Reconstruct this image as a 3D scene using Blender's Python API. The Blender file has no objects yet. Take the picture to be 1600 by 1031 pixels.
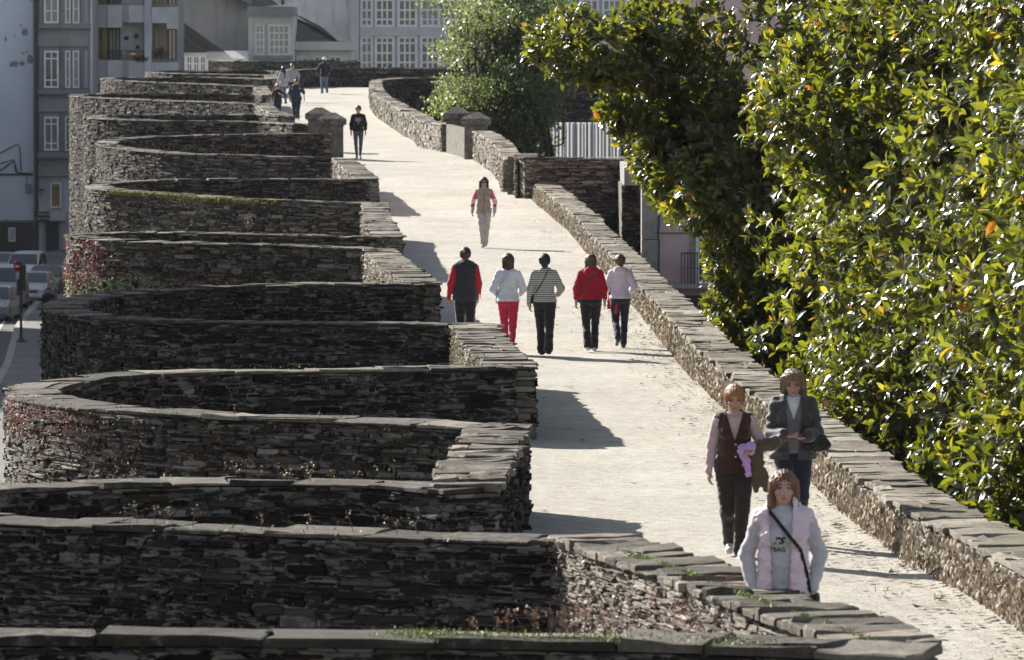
import bpy, math, random
import numpy as np
from mathutils import Vector
D2R = math.radians
rng = np.random.default_rng(11)
random.seed(5)
S = bpy.context.scene
COL = S.collection

# ---------------------------------------------------------------- camera
F = 8889.0; HZ = 112.7; ZC = 4.61
PITCH = math.atan((515.5 - HZ) / F)
cam_d = bpy.data.cameras.new('camera'); cam = bpy.data.objects.new('camera', cam_d); COL.objects.link(cam)
cam.location = (0, 0, ZC); cam.rotation_euler = (math.pi / 2 - PITCH, 0, 0)
cam_d.sensor_width = 36; cam_d.lens = 200.0; cam_d.clip_start = 0.5; cam_d.clip_end = 3000
cam_d.dof.use_dof = True; cam_d.dof.focus_distance = 78; cam_d.dof.aperture_fstop = 8.0
S.camera = cam

# ---------------------------------------------------------------- sun and sky
SX, SY, SZ = -1.2, 1.45, 1.0          # direction towards the sun
SUN_EL = math.atan2(SZ, math.hypot(SX, SY))
w = bpy.data.worlds.new('World'); S.world = w; w.use_nodes = True
nt = w.node_tree
bg = nt.nodes['Background']; sky = nt.nodes.new('ShaderNodeTexSky'); sky.sky_type = 'NISHITA'
sky.sun_disc = False; sky.sun_elevation = SUN_EL; sky.sun_rotation = math.atan2(SX, SY)
sky.air_density = 1.0; sky.dust_density = 0.6; sky.ozone_density = 1.5
hsv = nt.nodes.new('ShaderNodeHueSaturation'); hsv.inputs['Saturation'].default_value = .62
nt.links.new(sky.outputs[0], hsv.inputs['Color']); nt.links.new(hsv.outputs[0], bg.inputs[0]); bg.inputs[1].default_value = 0.063
sun_d = bpy.data.lights.new('sun', 'SUN'); sun_d.energy = 5.0; sun_d.angle = D2R(0.55); sun_d.color = (1.0, 0.945, 0.86)
sun = bpy.data.objects.new('sun', sun_d); COL.objects.link(sun)
sun.rotation_euler = Vector((SX, SY, SZ)).to_track_quat('Z', 'Y').to_euler()
S.view_settings.view_transform = 'Standard'; S.view_settings.look = 'None'
S.view_settings.exposure = 1.27; S.view_settings.gamma = 1.0
S.cycles.use_denoising = True
S.cycles.max_bounces = 6; S.cycles.diffuse_bounces = 3; S.cycles.glossy_bounces = 2; S.cycles.transmission_bounces = 4
S.cycles.transparent_max_bounces = 6; S.cycles.sample_clamp_indirect = 6.0

# ---------------------------------------------------------------- ground heights, pixel helper
KY = np.array([0, 90, 110, 137, 158, 180, 200, 243, 283, 330, 500.])
KZ = np.array([0, 0, .08, .37, 1.05, 1.75, 2.05, 2.62, 3.5, 4.1, 4.1])
def zp(Y): return np.interp(Y, KY, KZ)
ZL, ZR = -6.3, -5.0                     # street level outside (left) and inside (right) of the rampart
def W(px, py, Y):
    u = (px - 800) / F; v = -(py - 515.5) / F
    dy = math.cos(PITCH) + v * math.sin(PITCH); dz = -math.sin(PITCH) + v * math.cos(PITCH)
    return (u / dy * Y, Y, ZC + dz / dy * Y)

# ---------------------------------------------------------------- mesh helpers
class MB:
    def __init__(s): s.V = []; s.F = []; s.C = []; s.n = 0; s.M = []
    def add(s, V, F, c=(1, 1, 1), mi=0):
        V = np.asarray(V, float).reshape(-1, 3)
        for f in (F if isinstance(F, list) and len(F) and isinstance(F[0], np.ndarray) and F[0].ndim == 2 else [np.asarray(F, int)]):
            if len(f): s.F.append(f + s.n); s.M.append(np.full(len(f), mi))
        c = np.asarray(c, float)
        s.C.append(np.broadcast_to(c, (len(V), 3)) if c.ndim == 1 else c)
        s.V.append(V); s.n += len(V)
    def box(s, x0, x1, y0, y1, z0, z1, c=(1, 1, 1), mi=0, rz=0, bev=0):
        if bev:
            b = min(bev, abs(x1-x0)*.45, abs(y1-y0)*.45, abs(z1-z0)*.45)
            cs = []
            for z, i in ((z0, b), (z0 + b, 0), (z1 - b, 0), (z1, b)):
                for (px, py) in ((x0+b+i*0, y0+i), (x1-b, y0+i), (x1-i, y0+b), (x1-i, y1-b), (x1-b, y1-i), (x0+b, y1-i), (x0+i, y1-b), (x0+i, y0+b)):
                    cs.append((px, py, z))
            V = np.array(cs); q = []
            for r in range(3):
                for k in range(8): q.append((r*8+k, r*8+(k+1) % 8, r*8+8+(k+1) % 8, r*8+8+k))
            f8 = np.array([[7,6,5,4,3,2,1,0],[24,25,26,27,28,29,30,31]])
            Fs = [np.array(q), f8]
        else:
            V = np.array([(x, y, z) for z in (z0, z1) for (x, y) in ((x0, y0), (x1, y0), (x1, y1), (x0, y1))])
            Fs = [np.array([(0,3,2,1),(4,5,6,7),(0,1,5,4),(1,2,6,5),(2,3,7,6),(3,0,4,7)])]
        if rz:
            cx, cy = (x0+x1)/2, (y0+y1)/2; ca, sa = math.cos(rz), math.sin(rz)
            X, Y = V[:, 0]-cx, V[:, 1]-cy
            V = np.c_[cx+X*ca-Y*sa, cy+X*sa+Y*ca, V[:, 2]]
        s.add(V, Fs, c, mi)
    def tube(s, pts, rad, k=6, c=(1, 1, 1), mi=0, cap=True):
        pts = np.asarray(pts, float); n = len(pts); rad = np.broadcast_to(np.asarray(rad, float), (n,))
        t = np.gradient(pts, axis=0); t /= np.linalg.norm(t, axis=1)[:, None] + 1e-9
        up = np.array([0, 0, 1.]) if abs(t[0][2]) < .9 else np.array([1., 0, 0])
        a = np.cross(t, up); a /= np.linalg.norm(a, axis=1)[:, None] + 1e-9; b = np.cross(t, a)
        th = np.arange(k) * 2 * math.pi / k
        V = pts[:, None] + rad[:, None, None] * (np.cos(th)[None, :, None] * a[:, None] + np.sin(th)[None, :, None] * b[:, None])
        i = np.arange(n - 1)[:, None] * k; j = np.arange(k)[None]
        q = np.stack([i + j, i + (j + 1) % k, i + k + (j + 1) % k, i + k + j], -1).reshape(-1, 4)
        Fs = [q]
        if cap: Fs.append(np.array([list(range(k))[::-1], [(n-1)*k + x for x in range(k)]]))
        s.add(V.reshape(-1, 3), Fs, c, mi)
    def lathe(s, c0, prof, k=16, c=(1, 1, 1), mi=0):
        th = np.arange(k) * 2 * math.pi / k; n = len(prof)
        V = [(c0[0] + r * math.cos(t), c0[1] + r * math.sin(t), c0[2] + z) for r, z in prof for t in th]
        i = np.arange(n - 1)[:, None] * k; j = np.arange(k)[None]
        s.add(V, [np.stack([i + j, i + (j + 1) % k, i + k + (j + 1) % k, i + k + j], -1).reshape(-1, 4)], c, mi)
    def build(s, name, mat, parent=None, smooth=False, loc=None):
        V = np.concatenate(s.V); C = np.concatenate(s.C)
        if loc is not None: V = V - np.asarray(loc, float)
        me = bpy.data.meshes.new(name); me.vertices.add(len(V)); me.vertices.foreach_set('co', V.astype(np.float32).ravel())
        tot = sum(f.size for f in s.F); nf = sum(len(f) for f in s.F)
        me.loops.add(tot); me.polygons.add(nf)
        me.loops.foreach_set('vertex_index', np.concatenate([f.ravel() for f in s.F]).astype(np.int32))
        lt = np.concatenate([np.full(len(f), f.shape[1]) for f in s.F]); ls = np.r_[0, np.cumsum(lt)[:-1]]
        me.polygons.foreach_set('loop_start', ls.astype(np.int32))
        me.update(calc_edges=True)
        me.polygons.foreach_set('material_index', np.concatenate(s.M).astype(np.int32))
        if smooth: me.polygons.foreach_set('use_smooth', np.ones(nf, bool))
        else: me.polygons.foreach_set('use_smooth', np.zeros(nf, bool))
        a = me.color_attributes.new('Col', 'FLOAT_COLOR', 'POINT')
        a.data.foreach_set('color', np.c_[C, np.ones(len(C))].astype(np.float32).ravel())
        for m in (mat if isinstance(mat, (list, tuple)) else [mat]): me.materials.append(m)
        o = bpy.data.objects.new(name, me); COL.objects.link(o)
        if loc is not None: o.location = loc
        if parent is not None:
            o.parent = parent
            if loc is None: o.location = Vector((0, 0, 0)) - parent.location if not parent.rotation_euler.z else Vector((0, 0, 0))
        return o

def thing(name, label, cat, loc=(0, 0, 0), rz=0, group=None):
    o = bpy.data.objects.new(name, None); COL.objects.link(o); o.location = loc; o.rotation_euler = (0, 0, rz)
    o.empty_display_size = .2
    o['label'] = label; o['category'] = cat
    if group: o['group'] = group
    return o
def tag(o, label=None, cat=None, kind=None, group=None):
    if label: o['label'] = label
    if cat: o['category'] = cat
    if kind: o['kind'] = kind
    if group: o['group'] = group
    return o

# ---------------------------------------------------------------- materials
def nodes(m): return m.node_tree.nodes, m.node_tree.links
def newmat(name):
    m = bpy.data.materials.new(name); m.use_nodes = True
    return m, m.node_tree.nodes['Principled BSDF']
def lk(m, a, b): m.node_tree.links.new(a, b)
def nd(m, t, **kw):
    n = m.node_tree.nodes.new(t)
    for k, v in kw.items():
        if k in n.inputs: n.inputs[k].default_value = v
        else: setattr(n, k, v)
    return n
def ramp(m, fac, stops, interp='LINEAR'):
    r = nd(m, 'ShaderNodeValToRGB'); r.color_ramp.interpolation = interp
    e = r.color_ramp.elements
    while len(e) < len(stops): e.new(.5)
    for i, (p, c) in enumerate(stops): e[i].position = p; e[i].color = (*c, 1) if len(c) == 3 else c
    lk(m, fac, r.inputs[0]); return r
def coords(m, scale=(1, 1, 1), kind='Object'):
    tc = nd(m, 'ShaderNodeTexCoord'); mp = nd(m, 'ShaderNodeMapping'); mp.inputs['Scale'].default_value = scale
    lk(m, tc.outputs[kind], mp.inputs[0]); return mp.outputs[0]
def noise(m, vec, scale, detail=4, rough=.55):
    n = nd(m, 'ShaderNodeTexNoise', Scale=scale, Detail=detail, Roughness=rough); lk(m, vec, n.inputs['Vector']); return n.outputs['Fac']
def mix(m, fac, a, b, mode='MIX'):
    n = nd(m, 'ShaderNodeMix', data_type='RGBA', blend_type=mode)
    for s_, v in ((0, fac), (6, a), (7, b)):
        if hasattr(v, 'links') or isinstance(v, bpy.types.NodeSocket): lk(m, v, n.inputs[s_])
        else: n.inputs[s_].default_value = v if s_ == 0 else ((*v, 1) if len(v) == 3 else v)
    return n.outputs[2]
def bump(m, p, h, strength=.4, dist=.02):
    b = nd(m, 'ShaderNodeBump', Strength=strength, Distance=dist); lk(m, h, b.inputs['Height']); lk(m, b.outputs[0], p.inputs['Normal']); return b

def plain(name, col, rough=.6, var=.25, nscale=6, metal=0, bmp=.15, bscale=40, scale=(1, 1, 1), spec=.4, vcol=False, bdist=.01):
    """a painted / cloth / metal surface: base colour broken up by two noises, fine bump"""
    m, p = newmat(name); v = coords(m, scale)
    n1 = noise(m, v, nscale, 5); n2 = noise(m, v, nscale * 7, 3)
    a = tuple(c * (1 - var) for c in col); b = tuple(min(1, c * (1 + var * .7)) for c in col)
    r = ramp(m, n1, [(.3, a), (.7, b)]).outputs[0]
    r2 = ramp(m, n2, [(.25, (1 - var * .5,) * 3), (.75, (1, 1, 1))]).outputs[0]
    c = mix(m, 1.0, r, r2, 'MULTIPLY')
    if vcol:
        at = nd(m, 'ShaderNodeAttribute', attribute_name='Col'); c = mix(m, 1.0, c, at.outputs['Color'], 'MULTIPLY')
    lk(m, c, p.inputs['Base Color']); p.inputs['Roughness'].default_value = rough; p.inputs['Metallic'].default_value = metal
    p.inputs['Specular IOR Level'].default_value = spec
    if bmp: bump(m, p, noise(m, v, bscale, 4), bmp, bdist)
    return m

def stone_mat(name, ra, lich=.5, gain=1.0, warm=(1, 1, 1), top=False):
    m, p = newmat(name)
    at = nd(m, 'ShaderNodeAttribute', attribute_name='Col'); sep = nd(m, 'ShaderNodeSeparateColor'); lk(m, at.outputs['Color'], sep.inputs[0])
    c = ramp(m, sep.outputs[0], ra).outputs[0]
    v = coords(m, (1, 1, 1 if top else 2.5))
    n1 = noise(m, v, 9, 6, .65); n2 = noise(m, v, 2.2, 4, .6); n3 = noise(m, v, 38, 5, .7)
    c = mix(m, 1.0, c, ramp(m, n1, [(.2, (.55,) * 3), (.8, (1.35,) * 3)]).outputs[0], 'MULTIPLY')
    c = mix(m, 1.0, c, ramp(m, n3, [(.25, (.65,) * 3), (.75, (1.2,) * 3)]).outputs[0], 'MULTIPLY')
    # lichen: pale crust in patches, more on some stones than others
    mth = nd(m, 'ShaderNodeMath', operation='MULTIPLY_ADD'); lk(m, sep.outputs[1], mth.inputs[0]); mth.inputs[1].default_value = .22; lk(m, n1, mth.inputs[2])
    lf = ramp(m, mth.outputs[0], [(.672, (0, 0, 0)), (.73, (lich,) * 3)]).outputs[0]
    c = mix(m, lf, c, (.25 * gain, .24 * gain, .225 * gain))
    # moss / rust staining in big soft areas
    ms = ramp(m, n2, [(.58, (0, 0, 0)), (.75, (.55,) * 3)]).outputs[0]
    c = mix(m, ms, c, (.10, .09, .04) if top else (.034, .027, .014))
    lk(m, c, p.inputs['Base Color']); p.inputs['Roughness'].default_value = .82; p.inputs['Specular IOR Level'].default_value = .25
    if top:
        n5 = noise(m, v, 3.4, 6, .7); c2 = mix(m, 1.0, c, ramp(m, n5, [(.32, (.50, .47, .43)), (.62, (1.12, 1.1, 1.06))]).outputs[0], 'MULTIPLY'); lk(m, c2, p.inputs['Base Color'])
    bump(m, p, n3, .8 if top else .6, .03 if top else .015)
    return m
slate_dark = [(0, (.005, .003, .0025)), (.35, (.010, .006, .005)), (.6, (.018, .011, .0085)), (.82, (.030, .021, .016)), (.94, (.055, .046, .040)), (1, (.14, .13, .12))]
slate_mid = [(0, (.010, .0075, .006)), (.35, (.025, .018, .014)), (.6, (.048, .036, .028)), (.82, (.10, .08, .063)), (.94, (.20, .175, .145)), (1, (.28, .25, .22))]
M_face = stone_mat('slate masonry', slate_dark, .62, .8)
M_mid = stone_mat('sunlit slate masonry', slate_mid, .5)  # paler slate copy, sun on the outer faces put into its colour
slate_out = [(0, (.04, .035, .03)), (.3, (.09, .075, .06)), (.6, (.15, .13, .105)), (.85, (.24, .215, .18)), (1, (.34, .32, .28))]
M_out = stone_mat('weathered schist masonry', slate_out, .5)
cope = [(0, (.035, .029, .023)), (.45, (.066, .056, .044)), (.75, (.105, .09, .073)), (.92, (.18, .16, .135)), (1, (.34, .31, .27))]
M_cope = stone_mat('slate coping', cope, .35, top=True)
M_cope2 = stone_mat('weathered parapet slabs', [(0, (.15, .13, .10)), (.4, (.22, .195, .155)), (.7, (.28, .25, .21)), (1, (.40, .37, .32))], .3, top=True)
granite = [(0, (.1, .098, .09)), (1, (.2, .19, .17))]
M_gran = stone_mat('granite', granite, .5, top=True)
M_rub = stone_mat('rubble masonry', [(0, (.1, .085, .065)), (.5, (.2, .175, .14)), (1, (.36, .33, .28))], .5)

def core_mat():
    m, p = newmat('masonry core'); v = coords(m, (1, 1, 3.6))
    ds = nd(m, 'ShaderNodeTexNoise', Scale=3.0, Detail=3); lk(m, v, ds.inputs['Vector'])
    v2 = mix(m, .12, v, ds.outputs['Color'], 'ADD')
    vo = nd(m, 'ShaderNodeTexVoronoi', Scale=4.2); lk(m, v2, vo.inputs['Vector'])
    ve = nd(m, 'ShaderNodeTexVoronoi', Scale=4.2, feature='DISTANCE_TO_EDGE'); lk(m, v2, ve.inputs['Vector'])
    sp = nd(m, 'ShaderNodeSeparateColor'); lk(m, vo.outputs['Color'], sp.inputs[0])
    c = ramp(m, sp.outputs[0], [(0, (.04, .034, .03)), (.5, (.1, .088, .074)), (1, (.24, .22, .19))]).outputs[0]
    e = ramp(m, ve.outputs['Distance'], [(.0, (.12,) * 3), (.05, (1, 1, 1))]).outputs[0]
    c = mix(m, 1.0, c, e, 'MULTIPLY')
    lk(m, c, p.inputs['Base Color']); p.inputs['Roughness'].default_value = .9
    bump(m, p, e, .8, .04); return m
M_core = core_mat()
m, p = newmat('dark joint'); p.inputs['Base Color'].default_value = (.018, .015, .012, 1); p.inputs['Roughness'].default_value = 1; M_joint = m

# ---------------------------------------------------------------- stone plates
SQ8 = np.array([(-1, -1), (0, -1.0), (1, -1), (1.02, 0), (1, 1), (0, 1.0), (-1, 1), (-1.02, 0)], float)
SQ12 = np.array([(-1, -1), (-.35, -1), (.3, -1), (1, -1), (1.01, -.3), (1, .35), (1, 1), (.4, 1), (-.3, 1), (-1, 1), (-1.01, .3), (-.99, -.4)], float)
SQ4 = np.array([(-1, -1), (1, -1), (1, 1), (-1, 1)], float)
def plates(mb, cu, cv, hu, hv, dep, mapf, K=8, jit=.16, base=-.04, tilt=0, rr=None, rnd=None, cap=.80):
    n = len(cu)
    if n == 0: return
    o = {8: SQ8, 4: SQ4, 12: SQ12}[K]
    J = rng.normal(0, 1, (n, K, 2)) * jit
    k = o[None] + J * np.array([min(1, .6), 1.0])
    if K == 8 and cap < .9: k[:, ::2] *= (1 - rng.random((n, 4, 1)) * .22)
    rings = [(1.0, base), (1.0, .55 if cap < .9 else .8), (cap, 1.0)] if K >= 8 else [(1.0, base), (.9, 1.0)]
    tl = rng.normal(0, 1, (n, 1)) * tilt; tl2 = rng.normal(0, 1, (n, 1)) * tilt
    Vs = []
    for sc, d in rings:
        u = cu[:, None] + k[:, :, 0] * hu[:, None] * (1 - (1 - sc) * np.minimum(1, (hv / hu))[:, None])
        v = cv[:, None] + k[:, :, 1] * hv[:, None] * sc
        if d == base: dd = np.full((n, K), base)
        else: dd = dep[:, None] * (d if d < 1 else 1) + k[:, :, 0] * tl + k[:, :, 1] * tl2 + rng.normal(0, 1, (n, K)) * dep[:, None] * .12
        Vs.append(np.stack([u, v, dd], -1))
    A = np.concatenate(Vs, 1); R = len(rings)
    if K >= 8:
        cc = np.stack([cu, cv, dep * (1 + rng.normal(0, .15, n))], -1)[:, None]; A = np.concatenate([A, cc], 1)
    per = A.shape[1]; P = mapf(A[..., 0].ravel(), A[..., 1].ravel(), A[..., 2].ravel())
    j = np.arange(K); q = []
    for r in range(R - 1): q.append(np.stack([r*K + j, r*K + (j+1) % K, (r+1)*K + (j+1) % K, (r+1)*K + j], -1))
    q = np.concatenate(q); base_i = (np.arange(n) * per)[:, None, None]
    Fs = [(q[None] + base_i).reshape(-1, 4)]
    if K >= 8:
        t = np.stack([(R-1)*K + j, (R-1)*K + (j+1) % K, np.full(K, R*K)], -1); Fs.append((t[None] + base_i).reshape(-1, 3))
    else: Fs.append((np.arange((R-1)*K, R*K)[None, None] + base_i).reshape(-1, 4))
    r1 = rng.random(n) if rnd is None else rnd
    c = np.stack([r1, rng.random(n), rng.random(n)], -1)
    mb.add(P, Fs, np.repeat(c, per, 0))

class Curve2:
    def __init__(s, pts, step=.12, smooth=True):
        p = np.array(pts, float)
        if smooth and len(p) > 2:
            out = []
            q = np.vstack([2*p[0]-p[1], p, 2*p[-1]-p[-2]])
            for i in range(1, len(q)-2):
                a, b, c, d = q[i-1:i+3]; n = max(2, int(np.linalg.norm(c-b)/step)); t = np.linspace(0, 1, n, endpoint=False)[:, None]
                # centripetal-ish catmull rom with reduced tangents
                m1 = (c-a)*.5*min(1, np.linalg.norm(c-b)/max(1e-6, np.linalg.norm(b-a))); m2 = (d-b)*.5*min(1, np.linalg.norm(c-b)/max(1e-6, np.linalg.norm(d-c)))
                out.append((2*t**3-3*t**2+1)*b+(t**3-2*t**2+t)*m1+(-2*t**3+3*t**2)*c+(t**3-t**2)*m2)
            p = np.vstack(out+[p[-1:]])
        s.p = p; d = np.linalg.norm(np.diff(p, axis=0), axis=1); s.s = np.r_[0, np.cumsum(d)]; s.L = s.s[-1]
        t = np.gradient(p, axis=0) if len(p) > 2 else np.tile(p[1]-p[0], (len(p), 1)); t /= np.linalg.norm(t, axis=1)[:, None]; s.t = t
    def at(s, u, off=0.0):
        x = np.interp(u, s.s, s.p[:, 0]); y = np.interp(u, s.s, s.p[:, 1])
        tx = np.interp(u, s.s, s.t[:, 0]); ty = np.interp(u, s.s, s.t[:, 1]); l = np.hypot(tx, ty)
        ex = np.where(u < 0, u, np.where(u > s.L, u - s.L, 0))
        tx, ty = tx/l, ty/l
        return x + ex*tx - ty*off, y + ex*ty + tx*off      # left normal = (-ty, tx)

def stone_face(mb, cv, off, side, htop, vmax, s0, s1, size=1.0, K=8, zf=zp, dep=.036, taper=0.0, lean=0):
    """cover one side of a wall with irregular thin stones; v is measured down from the wall top"""
    v = 0.02; cu = []; cvv = []; hu = []; hv = []
    while v < vmax:
        h = (.028 + .062 * random.random() ** 1.6) * size
        u = s0 + random.uniform(-.25, 0)
        while u < s1 + .02:
            l = (.08 + .38 * random.random() ** 1.7) * size
            if random.random() < .04: l *= 1.6
            if random.random() < .25 and h > .06 * size:     # split into two thin ones
                k = random.uniform(.35, .65)
                for a, b in ((v, v + h*k), (v + h*k, v + h)):
                    cu.append(u + l/2); cvv.append((a+b)/2); hu.append(l/2 - .004); hv.append((b-a)/2 - .003)
            else:
                cu.append(u + l/2); cvv.append(v + h/2 + random.gauss(0, .004)); hu.append(l/2 - .004); hv.append(h/2 - .003 + (random.random() < .1)*.012)
            u += l + .004
        v += h + .003
    cu = np.array(cu); cvv = np.array(cvv); hu = np.array(hu); hv = np.array(hv)
    # lay courses wavy
    cvv = cvv + .02*np.sin(cu*1.3) + .012*np.sin(cu*3.7+1)
    k = (cu - hu*.4 > s0 - .02) & (cu + hu*.4 < s1 + .02)
    cu, cvv, hu, hv = cu[k], cvv[k], hu[k], hv[k]
    lo = np.maximum(cu - hu, s0 - .01); hi = np.minimum(cu + hu, s1 + .01); cu = (lo+hi)/2; hu = (hi-lo)/2
    dp = np.abs(rng.normal(0, 1, len(cu))) * dep * .6 + dep * .45
    rec = rng.random(len(cu)) < .06; dp[rec] = .004
    def mp(u, vv, d):
        x, y = cv.at(u, (off + d) * side); X0, Y0 = cv.at(u)
        return np.stack([x, y, zf(Y0) + htop - vv], -1)
    if side > 0: mpp = mp
    else: mpp = mp
    plates(mb, cu, cvv, hu, hv, dp, mpp, K=K, jit=.13, base=-.05)

def coping(mb, cv, w, htop, s0, s1, th=(.022, .045), ln=(.2, .8), K=8, zf=zp, over=.035, tilt=.005, split=.35, lay=1):
    for L_ in range(lay):
        u = s0 - .03; cu = []; ct = []; hu = []; ht = []
        while u < s1:
            l = random.uniform(*ln); l = min(l, s1 + .04 - u) if u + l > s1 else l
            if l < .06: break
            ww = w/2 + over
            if random.random() < split:
                k = random.uniform(-.3, .3) * w
                cu += [u + l/2, u + l/2 + random.gauss(0, .03)]; hu += [l/2 - .004]*2
                ct += [(-ww + k)/2, (k + ww)/2]; ht += [(k + ww)/2 - .004, (ww - k)/2 - .004]
            else:
                cu.append(u + l/2); hu.append(l/2 - .004); ct.append(random.gauss(0, .012)); ht.append(ww + random.gauss(0, .02))
            u += l + .006
        cu = np.array(cu); ct = np.array(ct); hu = np.array(hu); ht = np.array(ht)
        dp = rng.uniform(th[0], th[1], len(cu))
        b = htop - .045 + L_*.05
        def mp(u, t, d):
            x, y = cv.at(u, t); X0, Y0 = cv.at(u)
            return np.stack([x, y, zf(Y0) + b + d], -1)
        plates(mb, cu, ct, hu, ht, dp, mp, K=12 if K == 8 else 4, jit=.045 if K == 8 else .03, base=.0, tilt=tilt, cap=.95)

def core(mb, cv, w, htop, zbot, zf=zp, nu=None, batter=0.0):
    n = max(2, int(cv.L/.4)); u = np.linspace(0, cv.L, n); X0, Y0 = cv.at(u); zt = zf(Y0) + htop - .06
    ring = []
    for (o, z) in ((w/2 + batter, np.full(n, zbot)), (w/2, zt), (-w/2, zt), (-w/2, np.full(n, zbot))):
        x, y = cv.at(u, o); ring.append(np.stack([x, y, z], -1))
    V = np.stack(ring, 1); i = np.arange(n-1)[:, None]*4; j = np.arange(4)[None]
    q = np.stack([i+j, i+(j+1) % 4, i+4+(j+1) % 4, i+4+j], -1).reshape(-1, 4)
    mb.add(V.reshape(-1, 3), [q, np.array([[0, 1, 2, 3], [(n-1)*4+3, (n-1)*4+2, (n-1)*4+1, (n-1)*4]])])

def endcap(mb, cv, w, htop, vmax, at_end, size, K, zf=zp):
    u = cv.L if at_end else 0.0; (x, y) = cv.at(np.array([u])); t = cv.t[-1] if at_end else cv.t[0]
    nrm = np.array([-t[1], t[0]]); c = np.array([x[0], y[0]]); sgn = 1 if at_end else -1
    a = c + nrm*w/2*sgn; b = c - nrm*w/2*sgn          # walking a->b the outward side is on the left
    e = Curve2([tuple(a), tuple(b)], smooth=False)
    zc = float(zf(c[1]))
    stone_face(mb, e, 0, 1, htop, vmax, 0, w, size=size, K=K, zf=lambda Y: zc, dep=.03)

def make_wall(name, label, cat, pts, w=.6, h=.93, zbot=ZL, outer=1.0, inner=True, size=1.0, K=8, smooth=True, outer_mat=None, group=None,
              outer_s=None, cop=None, ends=(True, True), inner_v=None, inner_s=None, zf=zp, inner_mat=None, batter=.0, deep=None, cop_mat=None):
    cv = Curve2(pts, smooth=smooth); mid = cv.at(np.array([cv.L/2])); loc = (float(mid[0][0]), float(mid[1][0]), zbot)
    t = thing(name, label, cat, loc, group=group)
    b = MB(); core(b, cv, w - .03, h, zbot, zf, batter=batter); b.build('masonry_core', M_core, t)
    b = MB(); s0, s1 = outer_s or (0, cv.L)
    if outer: stone_face(b, cv, w/2 - .015, 1, h - .05, outer, s0, s1, size, K, zf)
    if deep:
        for (a0, a1, v1) in deep: stone_face(b, cv, w/2 - .015, 1, h - .05 - outer, v1 - outer, a0*cv.L, a1*cv.L, size*1.15, K, zf)
    if b.n: b.build('outer_facing', outer_mat or M_face, t)
    if inner:
        b = MB(); i0, i1 = inner_s or (0, cv.L)
        stone_face(b, cv, w/2 - .015, -1, h - .05, inner_v or h, i0, i1, size, K, zf)
        b.build('inner_facing', inner_mat or M_face, t)
    for k, on in enumerate(ends):
        if on:
            b = MB(); endcap(b, cv, w, h - .05, h + .1, k == 1, size, K, zf); b.build('end_facing', outer_mat or M_face, t)
    b = MB(); coping(b, cv, w, h, 0, cv.L, K=K if K == 4 else 8, zf=zf, **(cop or {})); b.build('coping', cop_mat or M_cope, t)
    return t, cv
M_cope3 = stone_mat('sunlit curtain slabs', [(0, (.09, .078, .062)), (.4, (.15, .132, .108)), (.7, (.21, .185, .155)), (.92, (.30, .265, .225)), (1, (.42, .36, .31))], .35, top=True)  # brighter than the tower coping, sunlight put into the slab colour
# ================================================================= the rampart
TW = {}
TOW = 'round wall towers'
CUR = 'straight parapets between the towers'
def tower(key, label, pts, **kw):
    t, cv = make_wall('wall_tower', label, 'wall tower', pts, group=TOW, **kw); TW[key] = (t, cv, pts); return t
def curtain(key, label, pts, **kw):
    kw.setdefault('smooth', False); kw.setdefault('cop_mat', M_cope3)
    t, cv = make_wall('curtain_parapet', label, 'parapet', pts, group=CUR, **kw); TW[key] = (t, cv, pts); return t

tower('T0', 'blurred slate tower parapet along the bottom edge of the picture, nearest of all', [(-6.5, 36.2), (-5.5, 37.0), (-3.38, 37.2), (-.85, 37.1), (1.2, 36.7), (2.6, 36.1)],
      h=.93, outer=.9, inner=True, cop=dict(ln=(.5, 1.3), th=(.05, .075)), size=1.25, zbot=ZL)
curtain('C0', 'ragged stepped slate parapet in front of the woman in the pink vest', [(2.45, 36.75), (1.95, 39.0), (1.35, 42.0), (.62, 44.95)], outer=1.0, outer_mat=M_rub, cop=dict(ln=(.12, .4), th=(.03, .075), tilt=.008, over=.05, split=.2), size=.85)
tower('T1', 'dark slate tower with pale lichen spots, second nearest', [(.62, 44.95), (-.5, 45.35), (-1.03, 45.55), (-2.08, 46.0), (-3.16, 46.5), (-4.2, 47.1), (-5.0, 48.0), (-5.3, 49.1), (-5.0, 50.2), (-4.2, 50.95), (-3.2, 51.45), (-2, 51.55), (-1, 51.1), (-.38, 50.4)], outer=1.7, cop=dict(ln=(.4, 1.1)))
curtain('C1', 'short parapet with a bright white coping slate beside the second nearest tower', [(-.4, 50.5), (-.28, 55), (-.12, 59.4)], outer=.6, cop=dict(ln=(.14, .45), th=(.04, .09)))
tower('T2', 'slate tower with pink stonecrop under its left rim, third nearest', [(-.12, 59.4), (-1.36, 60.4), (-2.75, 61.2), (-3.84, 62.1), (-4.86, 63.5), (-5.45, 65.2), (-5.6, 66.8), (-5.25, 68.5), (-4.48, 69.9), (-2.78, 70.8), (-1.4, 71.2), (.0, 71.35)], outer=1.4, deep=[(.22, .62, 2.6)], cop=dict(ln=(.4, 1.2)), outer_mat=M_mid)
curtain('C2', 'flat slate parapet covered in dry weeds behind the third nearest tower', [(.0, 71.4), (-.3, 77), (-.55, 83.2)], outer=.7, outer_mat=M_rub, cop=dict(ln=(.15, .5)))
tower('T3', 'fully shaded black slate tower, its left rim in shadow', [(-.55, 83.2), (-1.88, 83.7), (-3.78, 84.15), (-5.23, 84.9), (-6.3, 86.3), (-6.95, 88.3), (-7.1, 90.5), (-6.9, 93.3), (-6.2, 95.6), (-4.92, 97.3), (-3.3, 98.4), (-1.55, 98.5)], outer=1.5, deep=[(.22, .55, 2.4)], size=1.1)
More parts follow.
